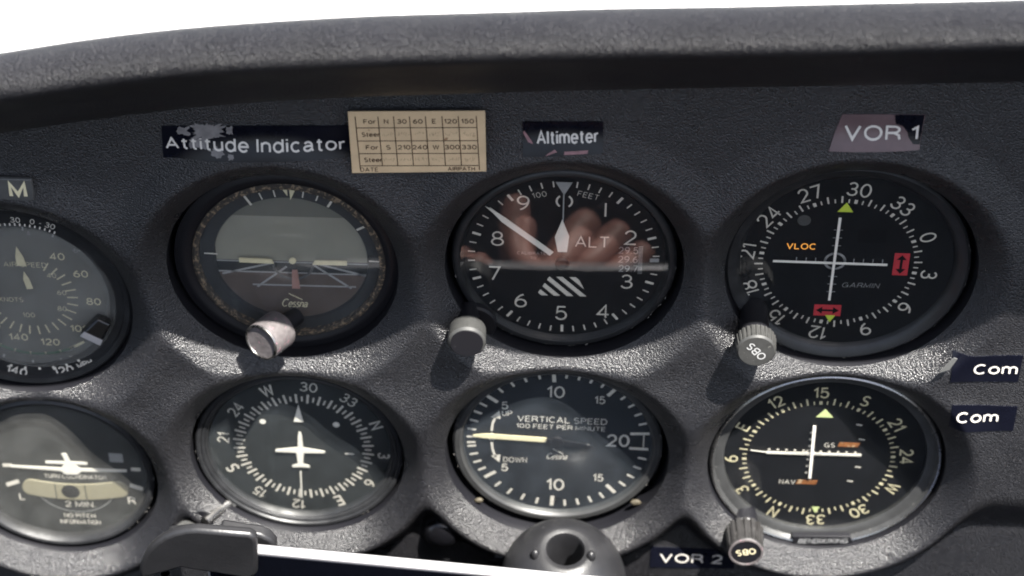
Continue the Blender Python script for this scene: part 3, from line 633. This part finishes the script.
# ------------------------------------------------------------------ airspeed indicator
t = thing('airspeed_indicator', 'airspeed dial with cream pointer and outer true airspeed ring at the left edge', 'airspeed indicator', -174, -22)
bezel(t, [(29.2, 0.5), (29.5, 1.4), (34.2, 1.6), (34.6, 3.0), (36.2, 3.4), (37.2, 2.6), (37.4, -6)], -2.6, 1.3, 'bezel')
f = dial(t, 29.6, 0, 0, 0.5, 'olive')
b = MB(); z = 0.08
nn = [('40', 34, 20.4), ('60', 61.2, 20.8), ('80', 94, 21.2), ('100', 131, 20.2), ('120', 166.6, 20.0), ('140', 198, 18.6), ('160', 228, 19.5)]
for s_, a, r in nn: b.text(s_, r*math.sin(R(a)), r*math.cos(R(a)), 2.8, z, sx=1.05, bold=0.01)
for a in range(30, 300, 12): b.tick(a, 12.6, 16.2, 0.5, z)
for a in range(150, 260, 12): b.tick(a, 24.0, 28.2, 0.6, z)
b.text('60', 11.1, 1.9, 1.9, z); b.text('80', 10.4, -4.9, 1.9, z); b.text('100', -1.0, -8.0, 1.9, z); b.text('40', 8.6, 9.0, 1.9, z)
b.text('AIR SPEED', 0.5, 13.2, 2.0, z, space=1.15); b.text('KNOTS', -6.0, -1.6, 1.8, z)
b.poly([(10.6, -21.6), (15.8, -18.6), (17.0, -20.2), (11.6, -23.3)], z)
b.k = 1; b.ring(24.2, 25.6, z, a0=150, a1=215, n=40)
b.build('dial_markings', ['cream', 'green'], f)
b = MB(); b.lathe([(29.3, 0.9), (25.6, 0.9), (25.4, 0.4)], 0, 0.5, 128, smooth=False)
rg = b.build('inner_ring', 'plate', t)
b = MB()
for a in range(0, 360, 20): b.tick(a+4, 27.4, 28.9, 0.6, 0.96, 0, 0.5)
for s_, a in (('5', 8), ('10', 42), ('15', 108)): b.text(s_, 26.6*math.sin(R(a)), 26.6*math.cos(R(a))+0.5, 1.4, 0.96, rot=-a)
b.build('ring_marks', 'grey_ink', rg)
b = MB(); z = 1.72
for a in range(-20, 26, 3): b.tick(a, 30.0, 31.0, 0.45, z, -0.6, 0.3)
for s_, a in (('30', 0.5), ('0', 10.0), ('-', 14.5), ('30', 20.0)): b.text(s_, 32.7*math.sin(R(a)), 32.6*math.cos(R(a)), 2.0, z, rot=-a, space=1.0)
b.build('ring_lettering', 'white', f); b = MB()
for s_, a, r in (('120', 165, 31.4), ('140', 194, 32.0), ('160', 222, 32)): b.text(s_, r*math.sin(R(a)), r*math.cos(R(a)), 3.2, z, rot=180-a-4, bold=0.012)
for a in range(150, 260, 9): b.tick(a, 29.9, 30.9, 0.8, z, -1.5, 0.5)
b.text('T.A.S', 13.9, -24.3, 2.0, 1.1, rot=26, space=1.2); b.text('MPH', 15.6, -27.2, 2.2, 1.72, rot=26, bold=0.02)
b.build('ring_lettering', 'white', f)
for pts in ([(-1.8, 13.6), (1.2, 13.6), (0.8, 17.0), (-1.0, 21.4), (-1.8, 17.5)], [(0.2, 4.0), (2.2, 4.2), (1.5, 8.0), (0.1, 11.2), (-0.5, 8.2)]):
    b = MB(); b.poly(pts, 1.0, 0.3); b.build('pointer', 'cream', t)
cover(t, 29.1, 2.4, 0, 0.5, 'hazy')
T = Matrix.Translation((22.6, -7.4, 3.0)) @ Matrix.Rotation(R(-31), 4, 'Z') @ Matrix.Rotation(R(-18), 4, 'X')
b = MB(); b.poly([(-3.8, -5.2), (3.6, -5.2), (3.4, 3.0), (-1.6, 3.0)], 0, 5.0); k = b.build('ring_lever', 'gloss', t, bevel=0.8, T=T)
b = MB(); b.poly([(-3.7, -5.3), (3.5, -5.3), (3.4, -3.2), (-3.2, -3.2)], 4.6, 0.9); b.build('lever_edge', 'alu', k, bevel=0.2, T=T)

# ------------------------------------------------------------------ turn coordinator
t = thing('turn_coordinator', 'turn coordinator with white aeroplane silhouette over a curved cream level tube', 'turn coordinator', -174, -102)
bezel(t, [(31.5, 0.5), (31.8, 2.6), (32.6, 4.4), (33.6, 4.6), (34.6, 3.8), (34.9, -6)], -0.3, 3.2, 'bezel')
f = dial(t, 32.2, 0, -0.2, 3.0, 'dkdial')
b = MB(); z = 0.08
b.text('TURN COORDINATOR', 5.7, -1.3, 1.9, z, width=22.0, bold=0.006); b.text('2 MIN.', 5.9, -14.7, 2.6, z, width=10.8, bold=0.01)
b.text('NO PITCH', 5.0, -20.4, 2.0, z, width=11.2, bold=0.02); b.text('INFORMATION', 4.9, -23.6, 2.0, z, width=14.4, bold=0.02)
b.text('L', -14.4, -11.8, 3.2, z, bold=0.01); b.text('R', 24.4, -12.2, 3.4, z, bold=0.01)
b.poly([(24.6, -3.6), (29.2, -5.4), (28.8, -7.2), (24.3, -5.4)], z); b.poly([(-14.8, -3.4), (-19.4, -5.4), (-19.0, -7.2), (-14.4, -5.2)], z)
b.bar(25.7, 3.2, 29.0, 3.1, 1.6, z); b.bar(-16.0, 3.3, -19.3, 3.2, 1.6, z)
b.k = 1; b.ring(14.8, 15.1, z, 4.8, -3.5, a0=110, a1=250, n=60)
b.poly([(18.6, 6.4), (23.4, 6.2), (23.4, 10.4), (18.6, 10.6)], z)
b.build('dial_markings', ['white', 'grey_ink'], f)
b = MB(); C0 = (4.6, 56.0); r0, r1 = 60.6, 68.2; n = 40; outl = []
rm_ = (r0+r1)/2; hw = (r1-r0)/2
for i in range(n+1): a = R(165.5+(193.6-165.5)*i/n); outl.append((C0[0]+r0*math.sin(a), C0[1]+r0*math.cos(a)))
for i in range(1, 12): th = math.pi*i/12; a = R(193.6)+hw*0.8*math.sin(th)/rm_; rr = rm_-hw*math.cos(th); outl.append((C0[0]+rr*math.sin(a), C0[1]+rr*math.cos(a)))
for i in range(n, -1, -1): a = R(165.5+(193.6-165.5)*i/n); outl.append((C0[0]+r1*math.sin(a), C0[1]+r1*math.cos(a)))
for i in range(1, 12): th = math.pi*i/12; a = R(165.5)-hw*0.8*math.sin(th)/rm_; rr = rm_+hw*math.cos(th); outl.append((C0[0]+rr*math.sin(a), C0[1]+rr*math.cos(a)))
b.poly(outl, 0.1, 0.5); tb = b.build('level_tube', 'tube', t, bevel=0.2)
b = MB(); b.ball(3.3, -8.2, 0.45, 3.6, (1, 1, 0.1), 32, 16); b.build('slip_ball', 'case', tb)
b = MB(); b.bar(8.6, -4.6, 8.7, -12.0, 0.35, 0.64); b.bar(-1.9, -4.6, -2.0, -12.0, 0.35, 0.64); b.build('tube_wires', 'dkdial', tb)
b = MB(); b.poly([(-16.2, 2.9), (1.0, 1.9), (2.6, 0.4), (6.6, 0.4), (8.4, 1.9), (24.2, 2.3), (24.2, 3.4), (8.0, 3.4), (6.4, 5.2), (10.8, 5.2), (10.8, 6.3), (5.0, 6.5), (4.0, 10.4), (2.3, 10.2), (3.2, 6.5), (-3.8, 6.4), (-3.8, 5.3), (2.6, 5.2), (1.4, 3.4), (-16.2, 3.9)], 0.5, 0.2)
b.build('aircraft_symbol', 'pale', t)
cover(t, 31.9, 3.0, -0.2, 3.1, 'tc_glass'); chips(t, 34.4, 4.0, 18, 90, 200, -0.3, 3.2, 8)

# ------------------------------------------------------------------ labels stuck to the panel
LG = 'lettered label tapes on the panel'
def tape(label, quad, word, h, width, at, rot, m='tape', bold=0.012, cat='label', worn_or_clear=None, name='label_tape', lift=2.3):
    """quad: bl, br, tr, tl in panel mm; the tape follows the panel's surface"""
    quad = [(q[0], q[1]+lift) for q in quad]; at = (at[0], at[1]+lift)
    worn_or_clear = [(k_, [[(x, y+lift) for x, y in pl] for pl in ps]) for k_, ps in worn_or_clear] if worn_or_clear else None
    cx = sum(q[0] for q in quad)/4; cy = sum(q[1] for q in quad)/4; cz = pz(cx, cy)
    t = thing(name, label, cat, cx, cy, cz, LG)
    fn = lambda X, Y: pz(X+cx, Y+cy)-cz
    def sheet(qd, z, nx=64, ny=16, th=0.25):
        vs = []; fs = []
        for lay in (0, 1):
            for j in range(ny+1):
                for i in range(nx+1):
                    u, v = i/nx, j/ny
                    x = (qd[0][0]*(1-u)+qd[1][0]*u)*(1-v)+(qd[3][0]*(1-u)+qd[2][0]*u)*v-cx; y = (qd[0][1]*(1-u)+qd[1][1]*u)*(1-v)+(qd[3][1]*(1-u)+qd[2][1]*u)*v-cy
                    vs.append((x, y, fn(x, y)+z+(th if lay else 0)))
        n0 = (nx+1)*(ny+1); w = nx+1
        for j in range(ny):
            for i in range(nx): a = n0+j*w+i; fs.append((a, a+1, a+1+w, a+w))
        rim = [i for i in range(w)]+[j*w+nx for j in range(1, ny+1)]+[ny*w+i for i in range(nx-1, -1, -1)]+[j*w for j in range(ny-1, 0, -1)]
        for i in range(len(rim)): a, b_ = rim[i], rim[(i+1) % len(rim)]; fs.append((a, b_, n0+b_, n0+a))
        return vs, fs
    b = MB(); b.add(*sheet(quad, 0.02)); s_ = b.build('tape', m, t)
    if worn_or_clear:
        for (kind, polys) in worn_or_clear:
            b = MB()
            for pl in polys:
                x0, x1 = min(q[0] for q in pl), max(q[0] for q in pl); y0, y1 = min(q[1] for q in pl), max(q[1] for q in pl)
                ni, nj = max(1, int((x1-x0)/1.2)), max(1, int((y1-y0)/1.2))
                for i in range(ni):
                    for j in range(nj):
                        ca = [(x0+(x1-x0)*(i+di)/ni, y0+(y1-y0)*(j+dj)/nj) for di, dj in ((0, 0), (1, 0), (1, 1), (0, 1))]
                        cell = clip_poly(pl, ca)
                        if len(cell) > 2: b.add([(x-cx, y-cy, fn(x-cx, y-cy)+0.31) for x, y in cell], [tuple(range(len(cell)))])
            b.build('worn_or_clear_patch', kind, s_)
    b = MB(); b.text(word, at[0]-cx, at[1]-cy, h, 0.5, rot=rot, width=width, bold=bold, fn=fn); b.build('lettering', 'ink', s_)
    return t
def ragged(x0, x1, y0, y1, n=22, amp=0.25, seed=1):
    rnd = random.Random(seed); cx, cy = (x0+x1)/2, (y0+y1)/2; out = []
    for i in range(n):
        a = 2*math.pi*i/n; k = 1-amp*rnd.random(); q = max(abs(math.cos(a)), abs(math.sin(a)))
        out.append((cx+(x1-x0)/2*math.cos(a)/q*k, cy+(y1-y0)/2*math.sin(a)/q*k))
    return out
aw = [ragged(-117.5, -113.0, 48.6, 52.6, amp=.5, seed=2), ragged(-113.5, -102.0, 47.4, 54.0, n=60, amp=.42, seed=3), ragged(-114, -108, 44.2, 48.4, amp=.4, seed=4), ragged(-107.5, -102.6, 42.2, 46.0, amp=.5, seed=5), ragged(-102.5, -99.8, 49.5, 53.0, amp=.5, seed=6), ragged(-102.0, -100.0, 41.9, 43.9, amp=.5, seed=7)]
tape('long navy label reading Attitude Indicator, pale with wear at its left end', [(-122.1, 40.6), (-64.3, 43.2), (-64.5, 54.2), (-121.6, 52.2)], 'Attitude Indicator', 4.1, 54.8, (-93.6, 46.9), 1.6, worn_or_clear=[('tape_worn', aw)])
tape('short dark label reading Altimeter above the central altimeter', [(-12.8, 46.3), (11.1, 48.0), (10.8, 58.0), (-13.2, 57.2)], 'Altimeter', 3.9, 18.6, (0.4, 52.8), 3.0,
     worn_or_clear=[('tape_pink', [[(-0.6, 47.5), (6.4, 48.0), (6.6, 49.0), (2.5, 48.7), (-0.4, 48.5)], [(-6.2, 46.9), (-2.6, 48.3), (-3.4, 49.0), (-5.4, 47.7)], [(-12.6, 54.1), (-10.3, 51.0), (-9.9, 50.2), (-11.3, 50.6), (-13.0, 53.4)]])])
tape('label reading VOR 1 with a maroon painted hand reflection and a dark corner above the top right dial', [(77.9, 50.3), (104.6, 51.2), (105.2, 62.8), (81.0, 62.2)], 'VOR 1', 4.5, 21.8, (92.9, 56.4), 0.8, m='tape_reflect', bold=0.016, lift=2.9,
     worn_or_clear=[('tape', [[(96.2, 62.55), (105.0, 62.75), (104.6, 52.8), (102.6, 52.9), (101.0, 55.0), (100.6, 56.6), (99.0, 58.6), (96.9, 59.3)]])])  # dark corner left clear of the painted reflection, not wear
tape('dark label reading VOR 2 at the bottom edge beside a ribbed knob', [(33.0, -131.6), (62.4, -131.0), (62.4, -121.6), (33.0, -121.4)], 'VOR 2', 4.2, 21.9, (47.2, -126.4), 0.5, bold=0.0, lift=-0.5)
tape('right edge label with a peeled corner, upper of the two', [(124.9, -39.2), (146.5, -38.7), (146.5, -27.6), (124.6, -28.0)], 'Com', 4.3, 14.0, (138.6, -33.3), 1.0, bold=0.01, lift=3.6)
tape('right edge label lying flat and unpeeled, lower of the two', [(127.2, -60.6), (148.0, -60.0), (148.0, -49.4), (126.8, -49.0)], 'Com', 4.3, 13.6, (135.6, -54.0), 1.0, bold=0.01, lift=3.6)
pe = [o for o in bpy.data.objects if o.get('label', '').startswith('right edge label with a peeled')][0]
b = MB(); b.poly([(-20.0+1.2, 1.2), (-15.4, 2.4), (-13.4, 6.8), (-14.6, 7.4), (-17.0, 4.2)], 0.5, 0.35); b.build('peeled_corner', 'plate', pe, bevel=0.1, T=Matrix.Rotation(R(8), 4, 'Y') @ Matrix.Translation((3.2, -1.4, 0)))

t = thing('letter_plate', 'raised grey plate ending in a white letter M above the airspeed dial', 'plate', -174, 31.4, pz(-174, 31.4))
b = MB(); b.box(-12, 11.2, -4.2, 4.1, 0.0, 1.6); o = b.build('plate_body', 'plate', t, bevel=0.5)
b = MB(); b.text('M', 6.4, 0.0, 5.6, 1.65, sx=1.05, bold=0.04); b.build('lettering', 'cream', o)

# ------------------------------------------------------------------ compass correction card
cz = max(pz(x, y) for x in (-64, -44, -24) for y in (39, 50, 61))+0.25
t = thing('compass_card', 'yellowed paper compass correction card with a ruled table', 'card', -44.2, 53.2, cz)
b = MB(); b.poly([(-20.2, -12.1), (20.4, -10.2), (20.1, 11.9), (-20.6, 10.4)], 0, 0.35); c_ = b.build('paper', 'card', t, bevel=0.08)
b = MB(); z = 0.42; sk = lambda x, y: (x+0.05*(10-y)*0.9-0.2, y+0.036*x)
ys = [9.9, 5.3, 0.55, -4.1, -8.6]; xs = [-18.6, -11.7, -7.0, -2.2, 2.6, 7.6, 12.5, 17.9]
def ln(x0, y0, x1, y1, w): b.bar(*sk(x0, y0), *sk(x1, y1), w, z)
for i, y in enumerate(ys):
    if i: ln(-18.3, y, 17.7 if i < 4 else 17.4, y, 0.28)
for i, x in enumerate(xs): ln(x*0.985, 9.4, x*0.985, -8.6 if 0 < i < 7 else -10.2, 0.28)
rows = [(7.6, ['For', 'N', '30', '60', 'E', '120', '150']), (2.9, ['Steer']), (-1.8, ['For', 'S', '210', '240', 'W', '300', '330']), (-6.4, ['Steer'])]
for y, ws in rows:
    for i, s_ in enumerate(ws):
        x = (xs[i]+xs[i+1])/2*0.985 + (0.8 if i == 0 else 0); b.text(s_, *sk(x, y), 1.6, z, rot=2, bold=0.035, sx=1.12 if len(s_) < 4 else 0.95)
b.text('DATE', *sk(-15.6, -10.0), 1.5, z, rot=2, bold=0.02, space=1.15); b.text('AIRPATH', *sk(12.2, -9.8), 1.4, z, rot=2, bold=0.03, space=1.1)
b.build('printed_table', 'card_ink', c_)
b = MB(); rnd = random.Random(3)
for y in (3.0, -6.3):
    for i in range(1, 7):
        x = (xs[i]+xs[i+1])/2*0.985
        for k_ in range(7):
            dx = -1.5+k_*0.5; b.bar(*sk(x+dx, y+rnd.uniform(-.7, .7)), *sk(x+dx+rnd.uniform(-.3, .5), y+rnd.uniform(-.9, .9)+0.05), 0.16, z)
b.build('pencil_marks', 'pencil', c_)

# ------------------------------------------------------------------ small fittings
bx, by = -39.9, -117.0; t = thing('push_button', 'glossy black domed push button low on the panel left of the ball mount', 'button', bx, by, pz(bx, by))
b = MB(); b.lathe([(7.2, 0), (7.0, 1.0), (6.2, 1.3)], n=64); b.build('collar', 'case', t)
b = MB(); b.lathe([(6.4, 0.6), (6.3, 2.2), (5.6, 3.6), (4.0, 4.7), (2.0, 5.2), (0.001, 5.3)], n=64); b.build('cap', 'gloss', t)
fx, fy = -19.4, -126.4; t = thing('scrap_label', 'tiny pale sliver of a label beside the ball mount', 'label', fx, fy, pz(fx, fy)); 
b = MB(); b.box(-2.0, 4.5, -1.0, 0.9, 0.05, 0.35); o = b.build('strip', 'plate', t)
b = MB(); [b.bar(-1.7+i*0.7, -0.6, -1.5+i*0.7, 0.6, 0.3, 0.4) for i in range(6)]; b.build('strip_marks', 'grey_ink', o)

t = thing('ball_mount', 'round dark rubber ball mount with a socket hole and slot below the vertical speed dial', 'mount', 2.6, -121.4, 25)
b = MB(); prof = [(6.0, -8), (6.0, 18.2), (6.6, 19.3), (7.8, 19.6)]
for a in range(66, -91, -6): prof.append((max(0.001, 21.5*math.cos(R(a))), 21.5*math.sin(R(a))))
UP = Matrix.Rotation(R(-78), 4, 'X') @ Matrix.Identity(4)
TU = axisT((0, 0, 0), (0.03, 0.985, 0.17))
b.lathe(prof, n=96); b.disc(6.0, -7.9, n=48); o = b.build('ball', 'rubber', t, T=TU)
b = MB(); b.lathe([(5.0, -24), (5.0, -12)], n=40); b.build('stem', 'rubber', t)
b = MB(); 
def on(xa, ya, lift): return Vector((xa, ya, math.sqrt(max(1, 21.5**2-xa*xa-ya*ya))+lift))
vs = [on(-2.8, 3.5, 0.3), on(2.8, 3.5, 0.3), on(2.8, 17.0, 0.5), on(-2.8, 17.0, 0.5)]
b.add([tuple(v) for v in vs]+[tuple(v*0.9) for v in vs], [(0, 1, 2, 3), (1, 0, 4, 5), (2, 1, 5, 6), (3, 2, 6, 7), (0, 3, 7, 4)]); b.k = 1
vs = [on(-1.5, 4.0, 0.7), on(1.4, 4.0, 0.7), on(1.5, 15.4, 0.9), on(-1.5, 15.6, 0.9)]
b.add([tuple(v) for v in vs], [(0, 1, 2, 3)]); b.build('slot', ['case', 'plate'], o)
for sx_ in (-8.6, 8.4):
    b = MB(); b.ball(sx_*1.1, 18.4, 5.8, 1.9, (0.8, 1.3, 0.9), 20, 10); b.build('clamp_ear', 'rubber', o)

# ------------------------------------------------------------------ tablet in its clip
ex = Vector((1, -0.03, 0.055)).normalized(); nn_ = Vector((0.0, -0.122, 0.9925)); ey = nn_.cross(ex).normalized(); nn_ = ex.cross(ey).normalized()
TT = Matrix((ex, ey, nn_)).transposed().to_4x4()
TX, TY, TZ = -90.7, -60.6, 75.2
t = thing('tablet', 'tablet with bright metal edge and dark screen held in front of the panel', 'tablet', TX, TY, TZ)
b = MB(); b.poly([(-14, 0.4), (141, 0.4), (145, -3.6), (145, -124), (-18, -124), (-18, -3.6)], -3.5, 3.5); o = b.build('metal_frame', 'alu', t, bevel=0.35, T=TT)
b = MB(); b.poly([(-13, -0.5), (140, -0.5), (143.6, -4), (143.6, -122), (-17, -122), (-17, -4)], 0.05, 0.4); b.build('screen', 'screen', t, T=TT)
b = MB(); b.poly([(-13, -0.3), (140, -0.3), (143.6, -4), (143.6, -122), (-17, -122), (-17, -4)], -4.0, 0.5); b.build('back_cover', 'rubber', t, T=TT)
t = thing('tablet_clip', 'black plastic corner clip gripping the tablet', 'clip', TX, TY, TZ)
b = MB(); b.poly([(-39.1, -14.1), (-38.6, -8.5), (-37.0, -3.4), (-35.2, 1.2), (-32.6, 5.2), (-29.4, 8.8), (-25.8, 11.6), (-22.2, 13.4), (-18.5, 14.3), (-2.4, 14.5), (-0.6, 13.2), (-0.3, 11.0), (-1.2, -5.0), (-3.0, -8.2), (-24.8, -5.8)], 0.6, 3.6); o = b.build('jaw', 'clip', t, bevel=1.2, T=TT)
b = MB(); b.poly([(-14, 4.0), (-1.2, 2.6), (1.6, 0.6), (3.2, -2.4), (3.0, -7.0), (-14, -7.0)], -9.5, 4.4); b.build('back_jaw', 'clip', t, bevel=1.0, T=TT)
b = MB(); b.poly([(-33, -9), (-16, -9), (-16, 0), (-24, 0), (-31, -2)], -9.5, 10.4); b.build('bridge', 'clip', t, bevel=1.0, T=TT)
for x in (-38.6, -32.0):
    b = MB(); b.lathe([(1.5, -40), (1.5, 6)], n=24); b.build('spring_rod', 'plate' if x < -35 else 'steel', t, T=TT @ axisT((x, -22, -1), (0.0, 1, 0.02)))

# ------------------------------------------------------------------ the pilot's hand, below the frame, mirrored in the altimeter glass
def skinned(name, pts, edges, parent, m, sub=2):
    bm = bmesh.new(); ly = bm.verts.layers.skin.verify(); vs = []
    for i, (x, y, z, r) in enumerate(pts):
        v = bm.verts.new(W(x, y, z)); rr = r if isinstance(r, tuple) else (r, r); v[ly].radius = (rr[0]*S, rr[1]*S); v[ly].use_root = i == 0; vs.append(v)
    for a, b_ in edges: bm.edges.new((vs[a], vs[b_]))
    me = bpy.data.meshes.new(name); bm.to_mesh(me); bm.free(); me.materials.append(M[m])
    o = bpy.data.objects.new(name, me); COL.objects.link(o); o.parent = parent
    k = o.modifiers.new('skin', 'SKIN'); k.use_smooth_shade = True
    d = o.modifiers.new('subd', 'SUBSURF'); d.levels = sub; d.render_levels = sub
    return o
M['skin'] = mat('skin', (0.33, 0.16, 0.13), 0.5, bump=(500, 0.15, 0.0004, 'n'), var=0.12, vscale=120)
M['sleeve'] = mat('blue_sleeve', (0.06, 0.08, 0.14), 0.8, bump=(900, 0.4, 0.0004, 'n'), var=0.15, vscale=80)
t = thing('person', "person's raised bare hand in a blue sleeve below the tablet, mirrored in the altimeter glass", 'person', 5, -160, 160)
MC = Vector((3.3, 444.8, -555))
def at_glass(dx, dy, z):                   # the place at height z whose mirror image falls on (dx, dy) of the altimeter dial, relative to the person
    q = MC+(Vector((dx, dy, 2.4))-MC)*((z+555)/557.4); return (q.x-5, q.y+160, q.z-160)
P = [at_glass(4, -46, 100)+((17, 26),), at_glass(3, -26, 108)+((15, 26),), at_glass(0, -12, 114)+((10, 27),)]; E_ = [(0, 1), (1, 2)]
for ch in ([(-15, -3, 120, 7.6), (-16.4, 8, 131, 7.0), (-15.6, 18, 140, 6.6), (-14.4, 26, 146, 5.4)],
           [(-3, -2, 120, 8.0), (2, 8, 131, 7.4), (6, 14, 138, 6.8), (9.6, 19, 142, 5.6)],
           [(6, -6, 119, 7.8), (12, 4, 130, 7.2), (16, 10, 137, 6.6), (19.6, 15, 141, 5.4)],
           [(15, -11, 116, 7.0), (21, -2, 126, 6.2), (24.4, 3, 132, 5.8), (27, 7, 135, 4.8)]):
    p0 = 2
    for c_ in ch: P.append(at_glass(*c_[:3])+(c_[3],)); E_.append((p0, len(P)-1)); p0 = len(P)-1
p0 = 1
for c_ in ((-18, -24, 112, 9.5), (-28, -14, 118, 8.2), (-33, -3, 124, 7.2), (-35, 4, 128, 6.0)): P.append(at_glass(*c_[:3])+(c_[3],)); E_.append((p0, len(P)-1)); p0 = len(P)-1
hand = skinned('hand', P, E_, t, 'skin')
skinned('sleeve', [at_glass(6, -56, 96)+(30,), at_glass(12, -110, 110)+(36,), at_glass(20, -170, 130)+(42,)], [(0, 1), (1, 2)], t, 'sleeve')

# ------------------------------------------------------------------ white cowling beyond the glareshield
t = thing('engine_cowling', 'overexposed white engine cowling in full sun beyond the glareshield', 'cowling', 0, 60, -420)
b = MB(); vs = []; fs = []; nx, nz_ = 60, 40
for j in range(nz_+1):
    for i in range(nx+1):
        x = -900+1800*i/nx; zz = 398-1700*j/nz_; vs.append((x, 12-0.00012*x*x-0.02*max(0, -zz)+(-20*(j == 0)), zz))
for j in range(nz_):
    for i in range(nx): a = j*(nx+1)+i; fs.append((a, a+1, a+nx+2, a+nx+1))
b.add(vs, fs, True); o = b.build('cowl_skin', 'cowl', t); so = o.modifiers.new('skin', 'SOLIDIFY'); so.thickness = 0.004; so.offset = -1

# ------------------------------------------------------------------ camera, sun, sky
RM = Matrix(((0.9989663566, -0.0283443407, 0.0355361327), (-0.0005270639, 0.7745001617, 0.6325734912), (-0.0454526191, -0.6319383655, 0.7736846655)))
P2W = Matrix(((1, 0, 0), (0, 0, -1), (0, 1, 0)))
cam = bpy.data.cameras.new('camera'); co = bpy.data.objects.new('camera', cam); COL.objects.link(co)
m = (P2W @ RM).to_4x4(); m.translation = Vector(W(3.293, 444.781, 559.952)); co.matrix_world = m
cam.sensor_width = 36; cam.lens = 2253.13/1024*36; cam.shift_x = 19/1024; cam.clip_start = 0.01; cam.clip_end = 100
cam.dof.use_dof = True; cam.dof.focus_distance = 0.70; cam.dof.aperture_fstop = 11
sc.camera = co
SUN = Vector((0.95, -1.0, 3.0)).normalized()          # towards the sun
sl = bpy.data.lights.new('sun', 'SUN'); sl.energy = 4.4; sl.angle = R(0.53); sl.color = (1.0, 0.965, 0.9)
so = bpy.data.objects.new('sun', sl); COL.objects.link(so); so.rotation_euler = SUN.to_track_quat('Z', 'Y').to_euler(); so.location = (0.5, -1, 2)
w = bpy.data.worlds.new('World'); sc.world = w; w.use_nodes = True
nt = w.node_tree; bg = nt.nodes['Background']
sk_ = nt.nodes.new('ShaderNodeTexSky'); sk_.sky_type = 'NISHITA'; sk_.sun_disc = False
sk_.sun_elevation = math.asin(SUN.z); sk_.sun_rotation = math.atan2(SUN.x, SUN.y); sk_.altitude = 100; sk_.air_density = 0.8; sk_.dust_density = 2.0; sk_.ozone_density = 0.6
hs = nt.nodes.new('ShaderNodeHueSaturation'); hs.inputs['Saturation'].default_value = 0.7; nt.links.new(sk_.outputs[0], hs.inputs['Color']); nt.links.new(hs.outputs[0], bg.inputs[0]); bg.inputs[1].default_value = 0.05
sc.view_settings.view_transform = 'Standard'; sc.view_settings.look = 'None'; sc.view_settings.exposure = 2.5; sc.view_settings.gamma = 1
sc.cycles.filter_width = 1.9
